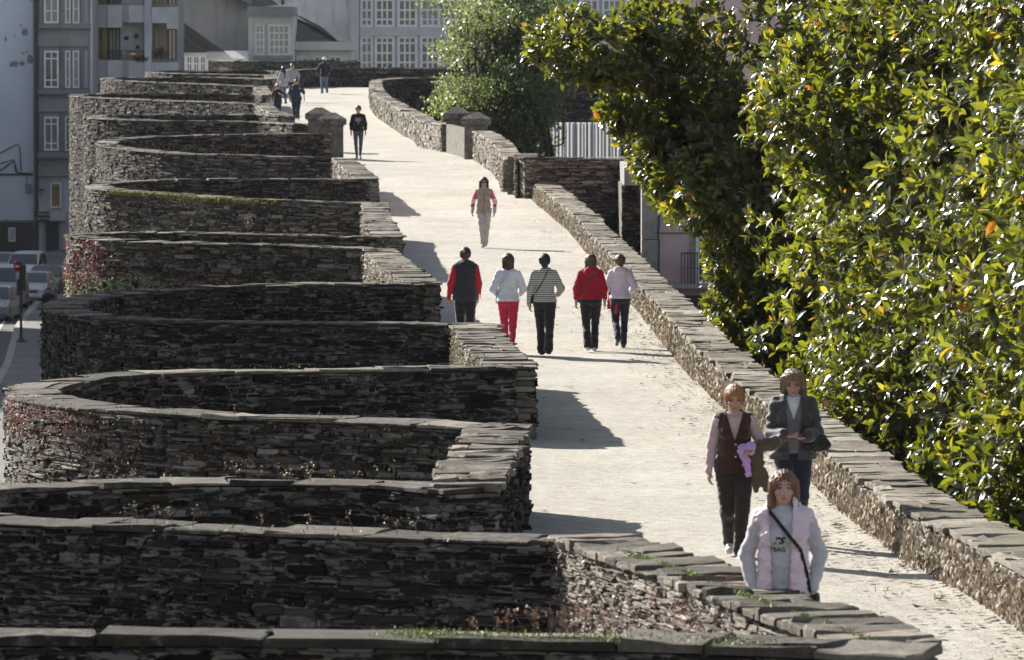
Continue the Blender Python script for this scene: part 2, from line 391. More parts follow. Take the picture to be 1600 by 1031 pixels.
curtain('C3', 'slate parapet left of the man in the dark vest', [(-1.55, 98.6), (-2.1, 106), (-2.68, 114.6)], outer=.7, outer_mat=M_rub, cop=dict(ln=(.2, .6)), size=1.1)
tower('T4', 'slate tower with red and pale green creeper on its left side', [(-2.7, 114.7), (-4.58, 116.4), (-6.61, 117.7), (-8.2, 119.2), (-9.05, 120.8), (-9.2, 122), (-8.6, 123.1), (-7.3, 123.2), (-5.46, 122.2), (-3.9, 121.2), (-2.62, 120.5)], outer=1.7, size=1.2, deep=[(.2, .7, 2.6)], outer_mat=M_mid)
curtain('C4', 'slate parapet casting a shadow left of the walking woman in beige', [(-2.62, 120.5), (-3.1, 131), (-3.38, 140.2)], outer=.7, size=1.2, outer_mat=M_rub, cop=dict(ln=(.25, .7)))
tower('T5', 'slate tower with yellow moss hanging from its rim', [(-3.4, 140.3), (-6.37, 141.8), (-8.94, 144.8), (-10.2, 146.4), (-10.75, 147.9), (-10.7, 149.5), (-9.9, 150.8), (-8.5, 151.5), (-6.8, 151.7), (-3.85, 151.7)], outer_mat=M_mid, outer=1.9, size=1.0, K=4, deep=[(.2, .65, 3.0)], cop=dict(ln=(.4, 1.2)))
curtain('C5', 'slate parapet with a pink weed patch just before the gate pillars', [(-3.85, 151.8), (-4.4, 158), (-4.86, 163.3)], outer=.8, size=1.3, K=4, outer_mat=M_rub, cop=dict(ln=(.3, .8)))
tower('T6', 'slate tower directly in front of the left gate pillars', [(-4.88, 163.4), (-9.34, 166.3), (-11.4, 169.5), (-12.3, 172.6), (-12.2, 175.6), (-11.3, 177.6), (-10, 178.7), (-8, 179.5), (-5.72, 179.5)], outer_mat=M_mid, outer=2.0, size=1.05, K=4, deep=[(.25, .6, 3.2)])
tower('T7', 'slate tower just beyond the left gate pillars, sunlit at its left end', [(-7.1, 192), (-8.8, 195.7), (-12.22, 197.7), (-14.5, 200.8), (-15.0, 203.3), (-14.4, 205.6), (-12.5, 207.2), (-9.3, 207.4), (-8.1, 204.2)], outer_mat=M_mid, outer=2.0, size=1.2, K=4, deep=[(.3, .7, 5.0)])
curtain('C7', 'slate parapet in front of the heavy man in the dark polo shirt', [(-8.1, 204.3), (-9.1, 215), (-10.0, 228)], outer=.9, size=1.6, K=4, outer_mat=M_rub, cop=dict(ln=(.4, 1.0)))
tower('T8', 'tallest looking slate tower, its sunlit left flank seen down to the street', [(-10.0, 228.2), (-11.5, 230.8), (-14.59, 236.2), (-17.3, 241.5), (-18.7, 245), (-18.6, 247.6), (-17.0, 249.2), (-14, 249.2), (-11.13, 247.9), (-10.5, 246)], outer_mat=M_mid, outer=2.2, size=1.3, K=4, deep=[(.35, .72, 8.0)])
curtain('C8', 'slate parapet left of the pair in dark clothes near the far end', [(-10.5, 246), (-11.1, 254), (-11.6, 262)], outer=.8, size=1.8, K=4, outer_mat=M_rub, cop=dict(ln=(.4, 1.0)))
tower('T9', 'slate tower second farthest, brownish sunlit left rim', [(-11.6, 262), (-15.66, 268.2), (-18.6, 273), (-19.65, 276.3), (-19.2, 279), (-17.2, 280.2), (-13.8, 279), (-11.6, 276)], outer_mat=M_mid, outer=2.6, size=1.4, K=4, deep=[(.3, .7, 5.0)])
curtain('C9', 'short slate parapet behind the long haired woman', [(-11.6, 276), (-11.9, 281), (-12.1, 286)], outer=.8, size=1.9, K=4, outer_mat=M_rub, cop=dict(ln=(.4, 1.0)))
tower('T10', 'farthest slate tower below the balcony house', [(-12.1, 286), (-15, 290), (-17.7, 294), (-18.9, 298), (-18.3, 302), (-16, 304), (-13, 303), (-11.9, 299.5)], outer_mat=M_mid, outer=3.0, size=2.0, K=4)
curtain('C10', 'wide grey parapet at the far bend, right of the farthest tower', [(-11.9, 299.5), (-11.2, 302.5), (-10.6, 305.5)], outer=.8, size=2.0, K=4, h=1.0, cop=dict(ln=(.5, 1.0)))
make_wall('end_parapet', 'long dark slate parapet closing the far end of the path', 'parapet', [(-10.6, 305.6), (-6, 306), (0, 306.6), (14, 308)], h=1.05, size=2.0, K=4, smooth=False, cop=dict(ln=(.5, 1.2)), outer=.4)
make_wall('outwork_wall', 'rough low wall top seen beyond the farthest tower', 'wall', [(-17.5, 334), (-15, 331), (-11, 330.5), (-9, 332)], h=1.15, size=2.2, K=4, outer=1.5, inner=False, cop=dict(ln=(.5, 1.0), tilt=.03))

# path-side parapet on the right
INN = 'low parapets on the right of the path'
rcop = dict(ln=(.25, .8), th=(.035, .055), over=.03, split=.3, tilt=.005)
zRp = dict(zbot=ZR, outer=0, outer_mat=M_rub, inner=False, group=INN)
def rwall(name, label, pts, h, vpath, size=1.0, K=8, **kw):
    # walk from far to near so that the path side is on the left... (path lies at -x): going +Y the left side is the path
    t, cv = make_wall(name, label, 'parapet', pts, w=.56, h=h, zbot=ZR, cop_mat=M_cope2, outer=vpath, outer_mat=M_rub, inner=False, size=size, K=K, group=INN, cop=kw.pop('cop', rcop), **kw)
    return t, cv
RNEAR = [(6.3, 27), (5.5, 34), (4.75, 44.0), (4.58, 47.3), (4.38, 50.5), (4.2, 52.6)]
RMID = [(4.14, 52.6), (3.9, 58), (3.76, 62.95), (3.5, 71.75), (3.28, 79), (3.16, 84.6)]
RFAR = [(3.10, 84.6), (2.93, 98.05), (2.73, 108.95), (1.94, 140.7), (.95, 157.9)]
rwall('inner_parapet', 'low sunlit parapet at the lower right corner with broad mossy slabs', RNEAR, .45, .5)
rwall('inner_parapet', 'low sunlit parapet with dry creeper beside the two women walking abreast', RMID, .45, .5)
rwall('inner_parapet', 'long low parapet running from the five walkers up to the stone post', RFAR, .46, .5, size=1.1)
R2 = [(.03, 162.3), (-.3, 172.5), (-.95, 181.5)]
rwall('inner_parapet', 'chest high parapet between the stone post and the right gate pillars', R2, .95, .97, size=1.3, K=4)
R3 = [(-2.1, 191.5), (-2.9, 196.5), (-3.2, 204), (-3.75, 212), (-4.6, 228), (-5.8, 250), (-6.35, 266), (-6.4, 274), (-5.2, 278.5), (-2, 280.5), (6, 282), (14, 283)]
rwall('inner_parapet', 'curved sunlit parapet sweeping round the dark bend beyond the right gate', R3, .93, .97, size=1.6, K=4, cop=dict(ln=(.35, .9)), smooth=True, ends=(True, False))
# outside (town side) of that bend is seen: add facing
b = MB(); cvb = Curve2(R3); stone_face(b, cvb, .285, -1, .88, 5.5, 0, cvb.L, 2.0, 4); o = b.build('bend_facing', M_face, bpy.data.objects['inner_parapet.004'])

# gate pillars
def pillar(label, x, y, wx, ht, grp, capw=.1, kind='gate pillar', flat=False):
    z0 = float(zp(y)); t = thing('gate_pillar', label, kind, (x, y, z0), group=grp)
    b = MB(); b.box(x-wx/2, x+wx/2, y-wx/2, y+wx/2, z0-.6, z0+ht*(.99 if flat else .7), c=(.5, .5, .5), bev=.012)
    if not flat:
        b.box(x-wx/2-.02, x+wx/2+.02, y-wx/2-.02, y+wx/2+.02, z0+ht*.7, z0+ht*.73, c=(.4, .5, .5), bev=.01)
    b.build('shaft', M_gran, t)
    if not flat:
        b = MB(); a = wx/2+capw; z1 = z0+ht*.73; z2 = z0+ht*.87; z3 = z0+ht
        b.box(x-a, x+a, y-a, y+a, z1, z2, c=(.3, .7, .5), bev=.03)
        V = [(x-a+.01, y-a+.01, z2-.01), (x+a-.01, y-a+.01, z2-.01), (x+a-.01, y+a-.01, z2-.01), (x-a+.01, y+a-.01, z2-.01), (x-.12, y-.12, z3), (x+.12, y-.12, z3), (x+.12, y+.12, z3), (x-.12, y+.12, z3)]
        b.add(V, np.array([(0, 1, 5, 4), (1, 2, 6, 5), (2, 3, 7, 6), (3, 0, 4, 7), (4, 5, 6, 7)]), c=(.3, .8, .5))
        b.build('cap', M_gran, t)
    return t
GP = 'stone gate pillars with pyramid caps'
pillar('granite pillar of the left gate, the nearer one right behind a slate wall', -5.80, 183.2, .73, 1.5, GP)
pillar('granite pillar of the left gate, the farther half hidden one', -6.47, 191.0, .72, 1.5, GP)
pillar('granite pillar of the right gate, the nearer one in front of the leafy tree', -1.15, 183.3, .76, 1.5, GP, capw=.11)
pillar('granite pillar of the right gate, the farther one', -1.85, 191.2, .72, 1.5, GP)
t = pillar('square granite post without a cap at the end of the long low parapet', .07, 161.0, .40, 1.08, None, kind='stone post', flat=True)
t.name = 'stone_post'
b = MB(); z0 = float(zp(187))
b.add([(-1.52, 183.7, z0-.6), (-2.2, 190.8, z0-.5), (-2.2, 190.8, z0+1.0), (-1.52, 183.7, z0+.93), (-1.37, 183.7, z0-.6), (-2.05, 190.8, z0-.5), (-2.05, 190.8, z0+1.0), (-1.37, 183.7, z0+.93)],
      np.array([(0, 3, 2, 1), (4, 5, 6, 7), (3, 7, 6, 2), (0, 1, 5, 4), (1, 2, 6, 5), (0, 4, 7, 3)]), c=(.8, .4, .5))
gs = b.build('gate_panel', M_gran); tag(gs, 'smooth pale stone panel between the two right gate pillars', 'stone panel')
# walled stair beside the post
zf158 = lambda Y: np.full(np.shape(Y), 1.05)
make_wall('stair_wall', 'tall brown slate wall of the stairway jutting right beside the stone post', 'wall', [(3.12, 158.4), (2.0, 158.5), (.48, 158.7), (.40, 160), (.40, 166)][::-1], h=1.18, zbot=ZR, outer=0, inner=False, size=1.2, K=8, smooth=False, zf=zf158)
SWc = Curve2([(.42, 158.55), (3.14, 158.3)], smooth=False)
b = MB(); stone_face(b, SWc, .25, -1, 1.13, 3.4, 0, SWc.L, 1.25, 8, zf158); SWl = Curve2([(.40, 166), (.40, 158.8)], smooth=False); stone_face(b, SWl, .29, -1, 1.13, 1.3, 0, SWl.L, 1.2, 8, zf158)
SWr = Curve2([(3.12, 158.4), (3.3, 168)], smooth=False)
stone_face(b, SWr, .3, -1, 1.1, 3, 0, SWr.L, 1.2, 4, zf158)
b.build('front_facing', stone_mat('brown slate', [(0, (.045, .036, .03)), (.4, (.11, .085, .068)), (.8, (.19, .155, .13)), (1, (.3, .27, .24))], .6), bpy.data.objects['stair_wall'])
b = MB(); b.box(2.85, 3.4, 158.6, 168, ZR, 2.1); b.box(.7, 2.85, 158.7, 164, ZR, .2); b.build('masonry_fill', M_core, bpy.data.objects['stair_wall'])

# ---------------------------------------------------------------- path
m, p = newmat('sandy path'); v = coords(m)
n1 = noise(m, v, .5, 5, .6); n2 = noise(m, v, 5, 6, .65); n3 = noise(m, v, 55, 4, .75); n4 = noise(m, v, 14, 5, .7)
c = ramp(m, n1, [(.3, (.51, .485, .44)), (.7, (.63, .61, .56))]).outputs[0]
c = mix(m, 1.0, c, ramp(m, n2, [(.3, (.72, .70, .67)), (.6, (1.0, 1.0, 1.0))]).outputs[0], 'MULTIPLY')
c = mix(m, 1.0, c, ramp(m, n3, [(.36, (.45, .42, .38)), (.56, (1.08, 1.08, 1.07))]).outputs[0], 'MULTIPLY')
c = mix(m, 1.0, c, ramp(m, n4, [(.3, (.86, .84, .81)), (.5, (1, 1, 1))]).outputs[0], 'MULTIPLY')
lk(m, c, p.inputs['Base Color']); p.inputs['Roughness'].default_value = .95; p.inputs['Specular IOR Level'].default_value = .1
ad = nd(m, 'ShaderNodeMath', operation='ADD'); lk(m, n3, ad.inputs[0]); lk(m, n4, ad.inputs[1])
bump(m, p, ad.outputs[0], .55, .03)
M_path = m
LJ = [(3.0, 25), (2.55, 36.7), (.7, 44.95), (-.3, 50.4), (-.1, 59.4), (.1, 71.4), (-.5, 83.2), (-1.5, 98.5), (-2.6, 114.7), (-2.6, 120.5), (-3.4, 140), (-3.8, 151.7), (-4.8, 163.4), (-5.7, 179.5), (-7.1, 192), (-8.1, 204.3), (-10, 228), (-10.5, 246), (-11.6, 262), (-11.6, 276), (-12.1, 286), (-11.9, 299), (-10.6, 305.6), (-10.6, 306)]
RJ = [(6.3, 20)] + RNEAR + RMID[1:] + RFAR[1:] + [(.2, 161), (.0, 163), (-.3, 172.5), (-1.15, 183), (-1.85, 191)] + R3[2:8] + [(-5.2, 279), (14, 284), (14, 306)]
ly = np.array([q[1] for q in LJ]); lx = np.array([q[0] for q in LJ]); ry = np.array([q[1] for q in RJ]); rx = np.array([q[0] for q in RJ])
ys = np.r_[np.arange(22, 120, .5), np.arange(120, 306.2, 1.0)]; NX = 24
V = []
for y in ys:
    xl = np.interp(y, ly, lx); xr = np.interp(y, ry, rx); xs = np.linspace(xl, xr, NX)
    z = zp(y) + .012*np.sin(xs*2.1 + y*.31) + .009*np.sin(xs*.9 - y*.83 + 1)
    e = np.minimum(xs-xl, xr-xs); z = z + .035*np.exp(-e/.25)
    V.append(np.stack([xs, np.full(NX, y), z], -1))
V = np.array(V).reshape(-1, 3); i = np.arange(len(ys)-1)[:, None]*NX; j = np.arange(NX-1)[None]
b = MB(); b.add(V, [np.stack([i+j, i+j+1, i+NX+j+1, i+NX+j], -1).reshape(-1, 4)]); o = b.build('path', M_path, smooth=True); tag(o, 'pale sandy walkway on top of the rampart', kind='structure')
b = MB()
for k, (t, cv, pts) in TW.items():
    if k[0] != 'T': continue
    pp = cv.p[::4]; c0 = pp.mean(0); n = len(pp)
    Z = zp(np.r_[pp[:, 1], c0[1]]) - .02
    V = np.c_[np.vstack([pp, c0]), Z]
    b.add(V, np.array([(a, a+1, n) for a in range(n-1)] + [(n-1, 0, n)])[:, ::-1])
o = b.build('tower_floor', M_path, smooth=True); tag(o, 'sandy floor inside the round towers', kind='structure')

# ---------------------------------------------------------------- ground
m, p = newmat('asphalt'); v = coords(m); n1 = noise(m, v, .4, 5); n3 = noise(m, v, 60, 3)
c = ramp(m, n1, [(.3, (.040, .041, .044)), (.7, (.062, .063, .066))]).outputs[0]
c = mix(m, 1.0, c, ramp(m, n3, [(.3, (.7,)*3), (.7, (1.2,)*3)]).outputs[0], 'MULTIPLY'); lk(m, c, p.inputs['Base Color']); p.inputs['Roughness'].default_value = .8; bump(m, p, n3, .3, .01)
M_asph = m
M_pave = plain('pavement slabs', (.15, .15, .15), .85, .25, .7, bmp=.3, bscale=50)
M_kerb = plain('kerb granite', (.30, .30, .29), .8, .2, 2)
M_white = plain('road paint', (.6, .6, .58), .7, .2, 3)
M_dirt = plain('town ground', (.12, .11, .1), .9, .3, .5)
# ================================================================= ground sheets
b = MB(); b.add([(-1500, -200, ZL-.05), (1500, -200, ZL-.05), (1500, 2500, ZL-.05), (-1500, 2500, ZL-.05)], np.array([[0, 1, 2, 3]]))
o = b.build('ground', M_dirt); tag(o, 'bare ground around the town', kind='structure')
KB = [(-14, 60), (-15.5, 150), (-18.8, 209.6), (-20, 226), (-21.2, 242.7), (-22.3, 264), (-23.6, 290), (-25.5, 307)]
kbc = Curve2(KB, step=3)
kx, ky = kbc.p[:, 0], kbc.p[:, 1]; n = len(kx)
def strip(name, xa, xb, z, mat, label, za=None):
    b = MB(); V = np.concatenate([np.c_[xa, ky, np.full(n, z)], np.c_[xb, ky, np.full(n, z)]])
    i = np.arange(n-1); b.add(V, [np.stack([i, i+n, i+n+1, i+1], -1)]); o = b.build(name, mat); tag(o, label, kind='structure'); return o
strip('road', kx-16, kx-.0, ZL-.02, M_asph, 'grey asphalt street below the rampart')
# pavement with kerb as real step
b = MB(); xr_ = np.full(n, 1.0)
V = np.concatenate([np.c_[kx, ky, np.full(n, ZL-.03)], np.c_[kx, ky, np.full(n, ZL+.12)], np.c_[kx+.28, ky, np.full(n, ZL+.12)], np.c_[xr_, ky, np.full(n, ZL+.13)]])
i = np.arange(n-1); b.add(V, [np.stack([i, i+n, i+n+1, i+1], -1), np.stack([i+n, i+2*n, i+2*n+1, i+n+1], -1)], mi=1); b.add(V, [np.stack([i+2*n, i+3*n, i+3*n+1, i+2*n+1], -1)], mi=0)
o = b.build('pavement', [M_pave, M_kerb]); tag(o, 'grey pavement with pale kerb along the foot of the towers', kind='structure')
strip('road_marking', kx-.75, kx-.62, ZL-.014, M_white, 'thin white edge line on the street')
strip('road_marking', kx-5.2, kx-5.05, ZL-.014, M_white, 'white centre line on the street')
b = MB(); q = [(5.5, 20), (5.2, 40), (4.7, 60), (4.0, 84), (3.6, 110), (2.6, 141), (1.4, 160), (.4, 175), (-1.6, 192), (-2.6, 205), (-3.2, 215), (-4, 228), (-5, 250), (-5.6, 272), (-4, 277), (0, 279)]
V = [(x, y, ZR) for x, y in q] + [(160, y, ZR) for x, y in q]; k = len(q); i = np.arange(k-1); b.add(V, [np.stack([i, i+k, i+k+1, i+1], -1)])
o = b.build('town_street', M_asph); tag(o, 'street level inside the walls', kind='structure')

# ================================================================= buildings
M_wh = plain('peeling white render', (.66, .69, .76), .9, .10, .35, bmp=.2, bscale=6)
def render_mat(name, col, stain=(.2, .19, .18), amt=.6, sc=.5):
    m, p = newmat(name); v = coords(m); vs = coords(m, (1, 1, .12))
    n1 = noise(m, vs, 2.2, 5, .7); n2 = noise(m, v, sc, 5, .6); n3 = noise(m, v, 25, 3)
    c = mix(m, ramp(m, n1, [(.5, (0, 0, 0)), (.75, (amt,)*3)]).outputs[0], col, stain)
    c = mix(m, 1.0, c, ramp(m, n2, [(.3, (.8,)*3), (.7, (1.1,)*3)]).outputs[0], 'MULTIPLY')
    lk(m, c, p.inputs['Base Color']); p.inputs['Roughness'].default_value = .9; bump(m, p, n3, .25, .02); return m
M_grey = render_mat('grey render', (.31, .30, .30), (.13, .125, .12), .5)
M_grey2 = render_mat('dark grey cement', (.24, .235, .23), (.09, .085, .085), .7)
M_blue = render_mat('weathered pale wall', (.58, .59, .62), (.2, .2, .21), .8, .4)
M_cream = render_mat('cream render', (.60, .61, .57), (.3, .29, .27), .3)
M_pwh = plain('white joinery', (.8, .8, .8), .5, .12, 2)
M_panel = plain('pale balcony panel', (.58, .57, .58), .7, .15, 1.2)
M_panel2 = plain('blue grey balcony panel', (.36, .38, .42), .7, .12, 1.2)
M_dk = plain('dark trim', (.05, .05, .055), .7, .3, 2)
M_ochre = plain('ochre wood', (.28, .19, .08), .6, .25, 3)
M_curt = plain('curtain cloth', (.42, .38, .33), .9, .3, 6, scale=(6, 1, .4))
M_iron = plain('painted iron', (.035, .035, .04), .5, .2, 8)
M_pink = render_mat('pink render', (.60, .44, .42), (.45, .34, .33), .3)
M_bgran = plain('granite blocks', (.34, .32, .28), .85, .25, 5)
m, p = newmat('window glass'); v = coords(m); n1 = noise(m, v, .8, 2)
lk(m, ramp(m, n1, [(.35, (.018, .02, .024)), (.65, (.08, .085, .09))]).outputs[0], p.inputs['Base Color']); p.inputs['Roughness'].default_value = .08; p.inputs['Specular IOR Level'].default_value = .9; M_glass = m
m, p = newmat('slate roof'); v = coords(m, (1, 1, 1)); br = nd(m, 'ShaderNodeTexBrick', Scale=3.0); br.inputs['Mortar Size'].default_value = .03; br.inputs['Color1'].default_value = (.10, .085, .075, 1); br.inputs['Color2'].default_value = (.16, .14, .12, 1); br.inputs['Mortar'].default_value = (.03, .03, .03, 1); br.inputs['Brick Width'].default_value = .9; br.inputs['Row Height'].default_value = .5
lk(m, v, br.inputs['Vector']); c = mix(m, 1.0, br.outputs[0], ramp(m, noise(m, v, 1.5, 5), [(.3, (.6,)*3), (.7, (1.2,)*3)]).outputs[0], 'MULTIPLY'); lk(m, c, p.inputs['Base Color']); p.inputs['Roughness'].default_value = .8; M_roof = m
M_roofd = plain('shadowed slate roof', (.045, .045, .05), .7, .3, 3)  # darker copy of the roof slate, the shadow is put into its colour
M_plast = plain('bare plaster patch', (.30, .28, .25), .95, .25, 5)

def R(mb, x0, y0, x1, y1, Y, front=.0, depth=.3, c=(1, 1, 1), mi=0):
    """box whose front spans photo pixels x0..x1, y0..y1 on a facade standing at distance Y"""
    a = W(x0, y1, Y); d = W(x1, y0, Y); mb.box(a[0], d[0], Y-front, Y+depth, a[2], d[2], c, mi)
def bthing(name, label, Y, px, cat='building'):
    x = W(px, 300, Y)[0]; return thing(name, label, cat, (x, Y, ZL))
def window(par, x0, y0, x1, y1, Y, cols=2, rows=2, fw=.09, mat=None, pane=None, front=.14, transom=None):
    b = MB(); a = W(x0, y1, Y); d = W(x1, y0, Y); X0, Z0, X1, Z1 = a[0], a[2], d[0], d[2]
    for (p0, p1, q0, q1) in ((X0, X0+fw, Z0, Z1), (X1-fw, X1, Z0, Z1), (X0+fw, X1-fw, Z0, Z0+fw), (X0+fw, X1-fw, Z1-fw, Z1)):
        b.box(p0, p1, Y-front, Y-.002, q0, q1)
    iw = X1-X0-2*fw; ih = Z1-Z0-2*fw; t = fw*.36
    for k in range(1, cols): xx = X0+fw+iw*k/cols; b.box(xx-t, xx+t, Y-front+.02, Y-.003, Z0+fw+.001, Z1-fw-.001)
    zs = [Z0+fw+ih*k/rows for k in range(1, rows)] if transom is None else [Z0+fw+ih*t_ for t_ in transom]
    for zz in zs: b.box(X0+fw+.001, X1-fw-.001, Y-front+.03, Y-.004, zz-t, zz+t)
    f = b.build('window', mat or M_pwh, par)
    b = MB(); b.box(X0+fw*.5, X1-fw*.5, Y-.05, Y-.006, Z0+fw*.5, Z1-fw*.5); g = b.build('pane', pane or M_glass, None)
    g.parent = f; g.location = Vector((0, 0, 0)); g.matrix_parent_inverse.identity()
    g.location = (0, 0, 0)
    return f

# --- white house with peeling render, far left
Y = 312
t = bthing('white_house', 'tall white rendered house with peeling patches at the left edge', Y, 20)
b = MB(); a = W(-70, 345, Y); d = W(53, 300, Y); b.box(a[0], d[0], Y, Y+14, a[2], 13); b.build('wall', M_wh, t)
b = MB(); g = W(-70, 345, Y); b.box(g[0], W(57, 0, Y)[0], Y+.05, Y+14, ZL, g[2]); b.build('base_wall', M_grey2, t)
b = MB(); R(b, 53, -50, 57.5, 345, Y, .12, 12, ); b.build('corner_strip', M_grey2, t)
def blob(par, px, py, rx, ry, Y):
    a = rng.uniform(.6, 1.15, 14); th = np.arange(14)*2*math.pi/14; c0 = W(px, py, Y); s = Y/F
    f = np.array([(c0[0]+math.cos(q)*r*rx*s, Y-.012, c0[2]+math.sin(q)*r*ry*s) for q, r in zip(th, a)]); bk = f+np.array([0, .02, 0])
    b = MB(); b.add(np.vstack([f, bk, [[c0[0], Y-.015, c0[2]]]]), [np.array([(k, (k+1) % 14, 28) for k in range(14)]), np.array([(k, k+14, (k+1) % 14+14, (k+1) % 14) for k in range(14)])]); b.build('bare_patch', M_plast, par)
for q in ((38, 51, 5, 6), (33, 40, 3, 1.5), (9, 62, 2, 4), (23, 57, 1.5, 1.5), (22, 101, 8, 6), (34, 100, 5, 4), (47, 92, 6, 8), (36, 84, 2, 3), (42, 82, 1.5, 2), (50, 1, 4, 2)): blob(t, *q, Y)
def cable(par, pts, Y, r=.03):
    b = MB(); b.tube([W(x, y, Y-.1) for x, y in pts], r, 5); b.build('cable', M_dk, par)
cable(t, [(-30, 255), (0, 240), (26, 226), (31, 230), (33, 268)], Y); cable(t, [(-30, 262), (0, 256), (22, 250), (24, 268), (30, 271), (52, 272)], Y); cable(t, [(-30, 280), (0, 267), (22, 252), (27, 270), (50, 274)], Y, .04)
b = MB(); R(b, -60, 272, 50, 274.5, Y, .1, .0); b.build('ledge', M_dk, t)
b = MB(); R(b, 41, 275, 43, 302, Y, .08, 0); R(b, 40, 288, 49, 302, Y, .2, 0); b.build('meter_box', M_grey, t)
b = MB(); gx = W(20, 0, Y)[0]
for k in range(15): x = W(-6+k*3.9, 0, Y)[0]; b.box(x-.03, x+.03, Y-.25, Y-.2, ZL, W(0, 352, Y)[2]+.15*(k % 2))
R(b, -10, 349, 50, 351, Y, .26, -.19); b.build('railing', M_iron, t)
b = MB(); R(b, 5, 352, 16, 415, Y, .1, 0, c=(.5,)*3); a = W(4, 352, Y); d = W(17, 352, Y); c0 = W(10, 342, Y)
b.add([(a[0], Y-.12, a[2]), (d[0], Y-.12, d[2]), (c0[0], Y-.12, c0[2]), (a[0], Y, a[2]), (d[0], Y, d[2]), (c0[0], Y, c0[2])], [np.array([(0, 1, 2), (5, 4, 3)]), np.array([(0, 2, 5, 3), (1, 4, 5, 2)])]); b.build('gate_pier', M_grey2, t)
po = MB(); R(po, 14, 356, 25, 378, Y, .34, -.30, c=(1, 1, 1)); pb = po.build('poster', M_pwh, t)
po = MB()
for yy in (359, 362.5, 366, 369.5, 373): R(po, 15.5, yy, 23.5, yy+1.4, Y, .345, -.339, c=(.3, .3, .6))
q = po.build('printed_lines', plain('poster ink', (.12, .13, .25), .7, .2, 5)); q.parent = pb

# --- grey house
Y = 311
t = bthing('grey_house', 'narrow grey house with tall framed windows and a ground floor shop', Y, 100)
b = MB(); a = W(58, 275, Y); d = W(141, 0, Y); b.box(a[0], d[0], Y, Y+13, a[2], 13); b.build('wall', M_grey, t)
b = MB(); b.box(a[0], W(112, 0, Y)[0], Y+.15, Y+13, ZL, a[2]); b.build('shop_wall', M_blue, t)
for (y0, y1) in ((37, 45), (140, 148), (238, 247)):
    b = MB(); R(b, 60, y0, 141, y1, Y, .45, 0); b.build('ledge', M_grey2, t)
for (y0, y1) in ((70, 73), (172, 175), (262, 276)):
    b = MB(); R(b, 60, y0, 139, y1, Y, .2, 0); b.build('moulding', M_grey, t)
for (y0, y1, dark) in ((-60, 37, 0), (80, 138, 1), (183, 236, 1)):
    for (x0, x1) in ((62, 67), (95, 101), (127, 131)):
        b = MB(); R(b, x0, y0-5, x1, y1, Y, .16, 0); b.build('pilaster', M_grey2, t)
    window(t, 69, y0, 92, y1, Y, 2, 1, .1, transom=(.18, .82), pane=M_glass if dark else M_curt)
    window(t, 102, y0, 110, y1, Y, 1, 1, .07, transom=(.22, .8), pane=M_curt if y0 < 100 else M_glass); window(t, 114, y0, 124, y1, Y, 1, 1, .07, transom=(.22, .8), pane=M_curt if y0 < 100 else M_glass)
    b = MB(); R(b, 131.5, y0, 138, y1, Y, .1, 0); b.build('side_panel', M_panel2, t)
b = MB(); R(b, 56.5, -50, 59, 400, Y, .3, -.1); b.build('drainpipe', M_dk, t)
b = MB(); b.tube([W(142.5, -60, Y-.2), W(142.5, 150, Y-.2), W(142.5, 400, Y-.2)], .07, 8); b.build('drainpipe', M_panel, t)
window(t, 79, 286, 96, 325, Y, 1, 1, .08, pane=M_ochre)
b = MB(); R(b, 57.5, 296, 70, 298.5, Y, .1, 0); b.build('moulding', M_dk, t)
b = MB(); R(b, 60, 331, 103, 345, Y, .5, 0); b.build('canopy', M_panel, t)
sg = MB(); R(sg, 56.5, 331, 79, 346, Y, .62, -.52); sgo = sg.build('shop_sign', M_iron, t)
def text_mesh(body, size, loc, mat, parent, name='lettering', shear=0, ext=.004, rx=math.pi/2, bold=0.0, sx=1.0):
    cu = bpy.data.curves.new(name, 'FONT'); cu.body = body; cu.size = size; cu.extrude = ext; cu.align_x = 'CENTER'; cu.align_y = 'CENTER'; cu.shear = shear; cu.offset = bold
    to = bpy.data.objects.new(name, cu); COL.objects.link(to); dg = bpy.context.evaluated_depsgraph_get()
    me = bpy.data.meshes.new_from_object(to.evaluated_get(dg)); COL.objects.unlink(to); bpy.data.objects.remove(to)
    o = bpy.data.objects.new(name, me); COL.objects.link(o); me.materials.clear(); me.materials.append(mat)
    co = np.empty(len(me.vertices)*3, np.float32); me.vertices.foreach_get('co', co); co = co.reshape(-1, 3)
    co = np.c_[co[:, 0]*sx+loc[0], loc[1]-co[:, 2], co[:, 1]+loc[2]]; me.vertices.foreach_set('co', co.astype(np.float32).ravel()); me.update()
    if parent is not None: o.parent = parent
    return o
c1 = W(67.8, 335.3, Y-.64); c2 = W(67.8, 342, Y-.64)
text_mesh('Vinoteca', .18, c1, M_pwh, sgo); text_mesh('Dos Vellos', .155, c2, M_pwh, sgo)
for o_ in sgo.children: o_.location = (0, 0, 0); o_.matrix_parent_inverse = sgo.matrix_world.inverted() if False else o_.matrix_parent_inverse
b = MB(); R(b, 59, 350, 67, 392, Y, .12, 0); b.build('door', M_panel, t)
b = MB(); R(b, 72, 348, 92, 392, Y, .12, 0); b.build('roller_shutter', M_dk, t)

